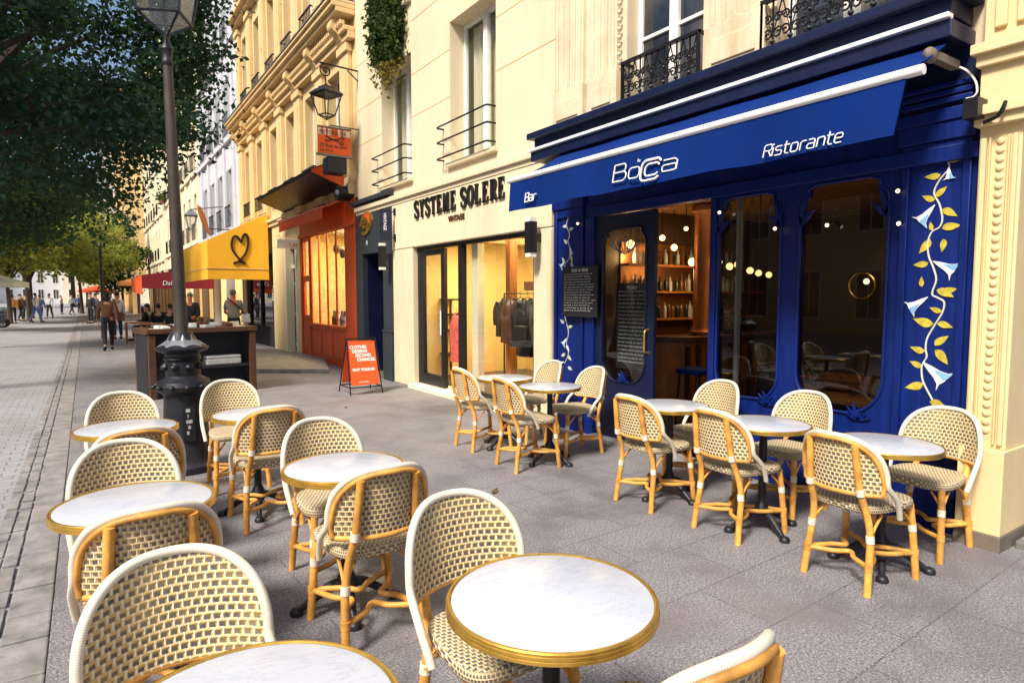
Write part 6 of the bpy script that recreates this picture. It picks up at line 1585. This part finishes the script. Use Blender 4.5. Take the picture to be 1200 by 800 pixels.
def person(label, loc, rz, h=1.72, top='shirt_white', legs='jeans', hair='hair_dark', pose='stand', sleeve='long', skin='skin', group=None, bag=None, shoes='dark_cloth', long_hair=False, fingers=True):
    T_ = thing('person', label, 'person', loc, rz, group); k = h/1.75; Z = lambda *p: tuple(k*a for a in p)
    sit = pose == 'sit'; dz = -.43 if sit else 0
    # joints
    J = {'pelvis': (0, 0, .96+dz), 'waist': (0, .0, 1.10+dz), 'chest': (0, -.01, 1.33+dz), 'neck': (0, 0, 1.49+dz), 'head0': (0, .015, 1.575+dz), 'head1': (0, .012, 1.68+dz)}
    st = {'walk': .17, 'stroll': .10}.get(pose, 0)
    for s_, n in ((-1, 'l'), (1, 'r')):
        f = st*s_
        J['hip'+n] = (s_*.09, 0, .91+dz)
        if sit: J['knee'+n] = (s_*.11, .42, .50); J['ank'+n] = (s_*.11, .40, .08); J['toe'+n] = (s_*.12, .54, .035)
        else: J['knee'+n] = (s_*.095, f*.7+.02, .50); J['ank'+n] = (s_*.10, f*1.5-(.05 if f < 0 else 0), .085+(.05 if f < -.05 else 0)); J['toe'+n] = (s_*.115, f*1.5+.14, .035)
        J['sh'+n] = (s_*.175, -.005, 1.42+dz)
        if pose == 'forward' or sit: J['el'+n] = (s_*.23, .06, 1.15+dz); J['wr'+n] = (s_*.16, .28, 1.08+dz); J['ha'+n] = (s_*.14, .35, 1.07+dz)
        else: J['el'+n] = (s_*.225, -f*.5-.02, 1.14); J['wr'+n] = (s_*.235, -f*.9+.05, .90); J['ha'+n] = (s_*.23, -f*.9+.07, .82)
    R_ = {'pelvis': (.135, .10), 'waist': (.125, .09), 'chest': (.155, .105), 'neck': .055, 'head0': (.075, .085), 'head1': (.078, .092)}
    for n in 'lr': R_.update({'hip'+n: .085, 'knee'+n: .056, 'ank'+n: .038, 'toe'+n: (.036, .028), 'sh'+n: .056, 'el'+n: .042, 'wr'+n: .028, 'ha'+n: (.036, .018)})
    names = list(J); ix = {n: i for i, n in enumerate(names)}
    E_ = [('pelvis', 'waist'), ('waist', 'chest'), ('chest', 'neck'), ('neck', 'head0'), ('head0', 'head1')]
    for n in 'lr': E_ += [('pelvis', 'hip'+n), ('hip'+n, 'knee'+n), ('knee'+n, 'ank'+n), ('ank'+n, 'toe'+n), ('chest', 'sh'+n), ('sh'+n, 'el'+n), ('el'+n, 'wr'+n), ('wr'+n, 'ha'+n)]
    V = [Z(*J[n]) for n in names]; rr_ = [tuple(k*q for q in R_[n]) if isinstance(R_[n], tuple) else k*R_[n] for n in names]; ed = [(ix[a], ix[b]) for a, b in E_]
    if fingers:
        for n, s_ in (('l', -1), ('r', 1)):
            h_ = Vector(J['ha'+n]); d = (h_-Vector(J['wr'+n])).normalized(); sd = d.cross(Vector((s_, 0, .01))).normalized()
            for q, (off, L) in enumerate(((-.024, .07), (-.008, .08), (.008, .075), (.024, .06), (-.045, .03))):
                b = len(V); V += [Z(*(h_+sd*off+d*(.02 if q < 4 else -.02))), Z(*(h_+sd*off*1.15+d*L))]; rr_ += [k*.010, k*.008]; ed += [(ix['ha'+n], b), (b, b+1)]
    skin_mesh('body', V, ed, rr_, skin, T_)
    # trousers
    tv = [J['pelvis'], (0, 0, 1.07+dz)]; tr_ = [(.150, .118), (.142, .108)]; te = [(0, 1)]
    for n in 'lr':
        b = len(tv); a_ = Vector(J['ank'+n]); kn = Vector(J['knee'+n]); tv += [J['hip'+n], J['knee'+n], tuple(kn.lerp(a_, .92))]; tr_ += [.100, .070, .056]; te += [(0, b), (b, b+1), (b+1, b+2)]
    skin_mesh('trousers', [Z(*v) for v in tv], te, [tuple(k*q for q in r) if isinstance(r, tuple) else k*r for r in tr_], legs, T_)
    sv = [(0, 0, .93+dz), J['waist'], J['chest'], (0, 0, 1.50+dz)]; sr = [(.178, .142), (.160, .125), (.185, .135), (.095, .09)]; se = [(0, 1), (1, 2), (2, 3)]
    for n in 'lr':
        b = len(sv); e_ = Vector(J['el'+n]); s0_ = Vector(J['sh'+n])
        sv += [J['sh'+n], tuple(s0_.lerp(e_, .75)) if sleeve == 'short' else J['el'+n]]; sr += [.080, .064]; se += [(2, b), (b, b+1)]
        if sleeve == 'long': sv.append(tuple(e_.lerp(Vector(J['wr'+n]), .95))); sr.append(.046); se.append((b+1, b+2))
    skin_mesh('shirt', [Z(*v) for v in sv], se, [tuple(k*q for q in r) if isinstance(r, tuple) else k*r for r in sr], top, T_)
    hm = MB().sphere(Z(0, -.020, 1.695+dz), k*.092, 12, 9, (.90, 1.0, .93))
    if long_hair: hm.sphere(Z(0, -.055, 1.56+dz), k*.085, 10, 8, (1, .6, 1.5))
    hm.build('hair', hair, T_, smooth=70)
    for s_ in (-1, 1): MB().sphere(Z(s_*.03, .098, 1.645+dz), k*.010, 6, 5).build('eye', 'hair_dark', T_)
    MB().sphere(Z(0, .108, 1.615+dz), k*.014, 6, 5, (.8, 1, 1.5)).sphere(Z(.083, .01, 1.63+dz), k*.02, 6, 5, (.4, .8, 1.3)).sphere(Z(-.083, .01, 1.63+dz), k*.02, 6, 5, (.4, .8, 1.3)).build('nose_and_ears', skin, T_, smooth=60)
    sh_ = MB()
    for n in 'lr':
        a_, t_ = Vector(J['ank'+n]), Vector(J['toe'+n]); sh_.tube([Z(*(a_+Vector((0, -.05, -.045)))), Z(*(a_+Vector((0, .03, -.03)))), Z(*t_), Z(*(t_+Vector((0, .06, -.005))))], [k*.04, k*.046, k*.042, k*.022], 8)
    sh_.build('shoes', shoes, T_, smooth=60)
    return T_
def bag_on(lab, p, m, sz=(.30, .12, .26)):
    P = Place('shoulder_bag', lab, 'bag', p); x, y, z = p
    P.add(MB().hexa([(x-sz[0]/2, y-sz[1]/2, z-sz[2]/2), (x+sz[0]/2, y-sz[1]/2, z-sz[2]/2), (x+sz[0]/2, y+sz[1]/2, z-sz[2]/2), (x-sz[0]/2, y+sz[1]/2, z-sz[2]/2), (x-sz[0]*.42, y-sz[1]*.3, z+sz[2]/2), (x+sz[0]*.42, y-sz[1]*.3, z+sz[2]/2), (x+sz[0]*.42, y+sz[1]*.3, z+sz[2]/2), (x-sz[0]*.42, y+sz[1]*.3, z+sz[2]/2)]), 'body', m, bevel=.03)
    return P
person('woman in a brown jacket and dark trousers walking away down the street', (.51, 21.9, 0), .02, 1.70, 'shirt_brown', 'dark_cloth', pose='walk', long_hair=True)
wb_ = bag_on('brown shoulder bag on the right side of the walking woman', (.80, 21.88, .98), 'leather_brown'); wb_.add(MB().tube(smooth_path([(.80, 21.8, 1.1), (.70, 21.76, 1.45), (.66, 21.9, 1.5), (.74, 22.0, 1.3), (.80, 21.96, 1.1)], 5), .012, 6), 'strap', 'leather_brown', smooth=60)
pm = onZ(267, 402, 0)
person('man in a grey t-shirt with a shoulder strap seen from behind at the book stand', (3.35, 18.6, 0), -.25, 1.74, 'shirt_grey', 'dark_cloth', 'hair_grey', 'forward', 'short', 'skin_red')
bm2 = bag_on('pale shoulder bag at the hip of the man in grey', (3.62, 18.40, .98), 'paper', (.24, .12, .24)); bm2.add(MB().tube(smooth_path([(3.60, 18.36, 1.08), (3.42, 18.44, 1.32), (3.22, 18.46, 1.49), (3.2, 18.6, 1.53)], 5), .018, 6), 'strap', 'dark_cloth', smooth=60)
person('reading person in black with a reddish face beyond the lamp post', (2.36, 19.2, 0), PI-.35, 1.66, 'dark_cloth', 'dark_cloth', 'hair_grey', 'forward', 'long', 'skin_red')
person('person in a white shirt standing behind the walking woman', (.95, 27.5, 0), .2, 1.72, 'shirt_white', 'jeans', pose='stand')
for i, (px, Y0, rz, tp_, lab) in enumerate(((172, 26.0, 1.2, 'dark_cloth', 'seated dark-clothed person at the left of the cafe terrace'), (186, 25.0, -.3, 'dark_cloth', 'seated person in black with back to the camera on the cafe terrace'), (200, 24.4, -.8, 'dark_cloth', 'seated person in black next to the lamp post on the cafe terrace'))):
    x_ = onY(px, 370, Y0).x; person(lab, (x_, Y0, 0), rz, 1.72, tp_, 'dark_cloth', pose='sit', group='people seated on the cafe terrace')
    s_ = Place('terrace_chair', ('dark chair under the leftmost seated person on the cafe terrace', 'dark chair under the middle seated person on the cafe terrace', 'dark chair under the seated person next to the lamp post')[i], 'chair', (x_, Y0, 0), 'cafe terrace chairs')
    s_.add(MB().box(x_-.2, x_+.2, Y0-.2, Y0+.2, .40, .43), 'seat', 'brown_wood')
    for dx in (-.18, .18):
        for dy in (-.18, .18): s_.add(MB().tube([(x_+dx, Y0+dy, 0), (x_+dx, Y0+dy, .40)], .014, 5), 'leg', 'black_metal')
for i, (px, Y0) in enumerate(((160, 25.0), (178, 23.6))):
    p = onY(px, 380, Y0); t_ = Place('terrace_table', ('low wooden crate table at the left end of the cafe terrace', 'wooden cafe table in front of the seated people')[i], 'table', (p.x, Y0, 0), 'cafe terrace tables')
    t_.add(MB().box(p.x-.35, p.x+.35, Y0-.3, Y0+.3, .66, .70), 'tabletop', 'bar_wood', bevel=.005)
    for dx in (-.3, .3):
        for dy in (-.25, .25): t_.add(MB().box(p.x+dx-.025, p.x+dx+.025, Y0+dy-.025, Y0+dy+.025, 0, .66), 'leg', 'bar_wood')
rc = random.Random(9)
crowd = [(15, 37, 'shirt_orange', 'dark_cloth', 'person in an orange top at the far left of the crowd'), (24, 40, 'shirt_brown', 'dark_cloth', 'person in brown beside the orange-topped one'), (30, 42, 'dark_cloth', 'dark_cloth', 'person in black in the left crowd under the trees'),
         (42, 38, 'shirt_white', 'shirt_blue', 'person in white and pale blue at the edge of the left crowd'), (47, 39, 'shirt_blue', 'shirt_blue', 'person in blue beside the pale blue one'), (58, 44, 'shirt_white', 'dark_cloth', 'person in a pale top right of the left crowd'),
         (72, 70, 'shirt_white', 'jeans', 'tiny pale figure far down the street, left one'), (84, 66, 'shirt_white', 'dark_cloth', 'tiny pale figure far down the street, middle one'), (92, 72, 'shirt_blue', 'jeans', 'tiny blue figure far down the street'),
         (106, 44, 'dark_cloth', 'dark_cloth', 'dark figure under the orange parasol'), (112, 46, 'shirt_blue', 'jeans', 'blue figure under the orange parasol')]
for px, Y0, t_, l_, lab in crowd:
    if Y0 < 50 and px < 60: Y0 *= 1.28
    p = onY(px, 360, Y0); person(lab, (p.x, Y0, -.035 if p.x < -.56 else 0), rc.uniform(-3, 3), rc.uniform(1.6, 1.8), t_, l_, pose=rc.choice(('stand', 'stroll', 'walk')), group='people far down the street', fingers=False)

# dark scooter at the left edge
mx, my = onZ(4, 384, -.035).x, onZ(4, 384, -.035).y
SC = Place('motor_scooter', 'dark parked motor scooter cut by the left edge of the view', 'scooter', (mx, my, -.035)); Zs = -.035
for yy in (-.55, .55):
    w_ = SC.add(MB().tube([(mx+.2*math.cos(k*PI/8), my+yy+.2*math.sin(k*PI/8)*0+0, Zs+.24+.2*math.sin(k*PI/8)) for k in range(16)], .05, 8, closed=True), 'wheel', 'dark_cloth', smooth=60)
    SC.add(MB().tube([(mx, my+yy-.03, Zs+.24), (mx, my+yy+.03, Zs+.24)], .12, 12), 'rim', 'zinc', smooth=40, parent=w_)
SC.add(MB().plate([(-.75, .35), (-.45, .25), (.3, .25), (.45, .55), (.5, .95), (.40, .95), (.25, .45), (-.05, .42), (-.1, .72), (-.75, .75)], [], lambda a, b, d: (mx-.14+d, my+a, Zs+b), .28), 'body', 'charcoal_paint', bevel=.04)
SC.add(MB().box(mx-.13, mx+.13, my-.75, my-.08, Zs+.76, Zs+.86), 'seat', 'leather_dark', bevel=.03); SC.add(MB().tube(smooth_path([(mx-.33, my+.40, Zs+1.05), (mx-.15, my+.47, Zs+1.02), (mx+.15, my+.47, Zs+1.02), (mx+.33, my+.40, Zs+1.05)], 4), .02, 6), 'handlebar', 'black_metal', smooth=60); SC.add(MB().sphere((mx, my+.52, Zs+.92), .08, 10, 8), 'headlight', 'paper_grey', smooth=60)
SC.add(MB().tube([(mx, my+.46, Zs+1.0), (mx, my+.55, Zs+.26)], .035, 8), 'fork', 'zinc', smooth=60)

# thin street post far off
q_ = onZ(122, 396, 0); TP = Place('street_post', 'thin dark street post behind the walking woman', 'post', (q_.x, q_.y, 0)); TP.add(MB().lathe([(.09, 0), (.09, .5), (.05, .55), (.045, 3.4), (.08, 3.45), (.02, 3.6)], 10, (q_.x, q_.y, 0)), 'shaft', 'iron_dark', smooth=40)

# ================================================================== small things on the ground
for i, (px, r_) in enumerate((((580, 577), .05), ((660, 536), .03), ((405, 478), .03))):
    p = onZ(*px, 0); l = MB(); n_ = 6; b = 0
    for k in range(n_+1):
        t = k/n_; w_ = r_*.45*math.sin(PI*min(1, t*.95+.03)); l.v += [(r_*2*(t-.5), -w_, .006+.02*abs(t-.5)), (r_*2*(t-.5), 0, .003), (r_*2*(t-.5), w_, .012+.02*(t-.2)**2)]
    for k in range(n_):
        for j in (0, 1): l.face([3*k+j, 3*k+3+j, 3*k+4+j, 3*k+1+j])
    o = l.build('fallen_leaf', 'dry_leaf', smooth=60); o.location = (p.x, p.y, .002); o.rotation_euler = (0, 0, 2.2*i+.6)
    tag(o, ('curled dry leaf on the paving in the middle of the terrace', 'small dry leaf by the feet of the left facade tables', 'tiny dry leaf on the paving near the orange sign')[i], 'leaf', 'fallen leaves')
rag = onZ(1105, 548, .46)
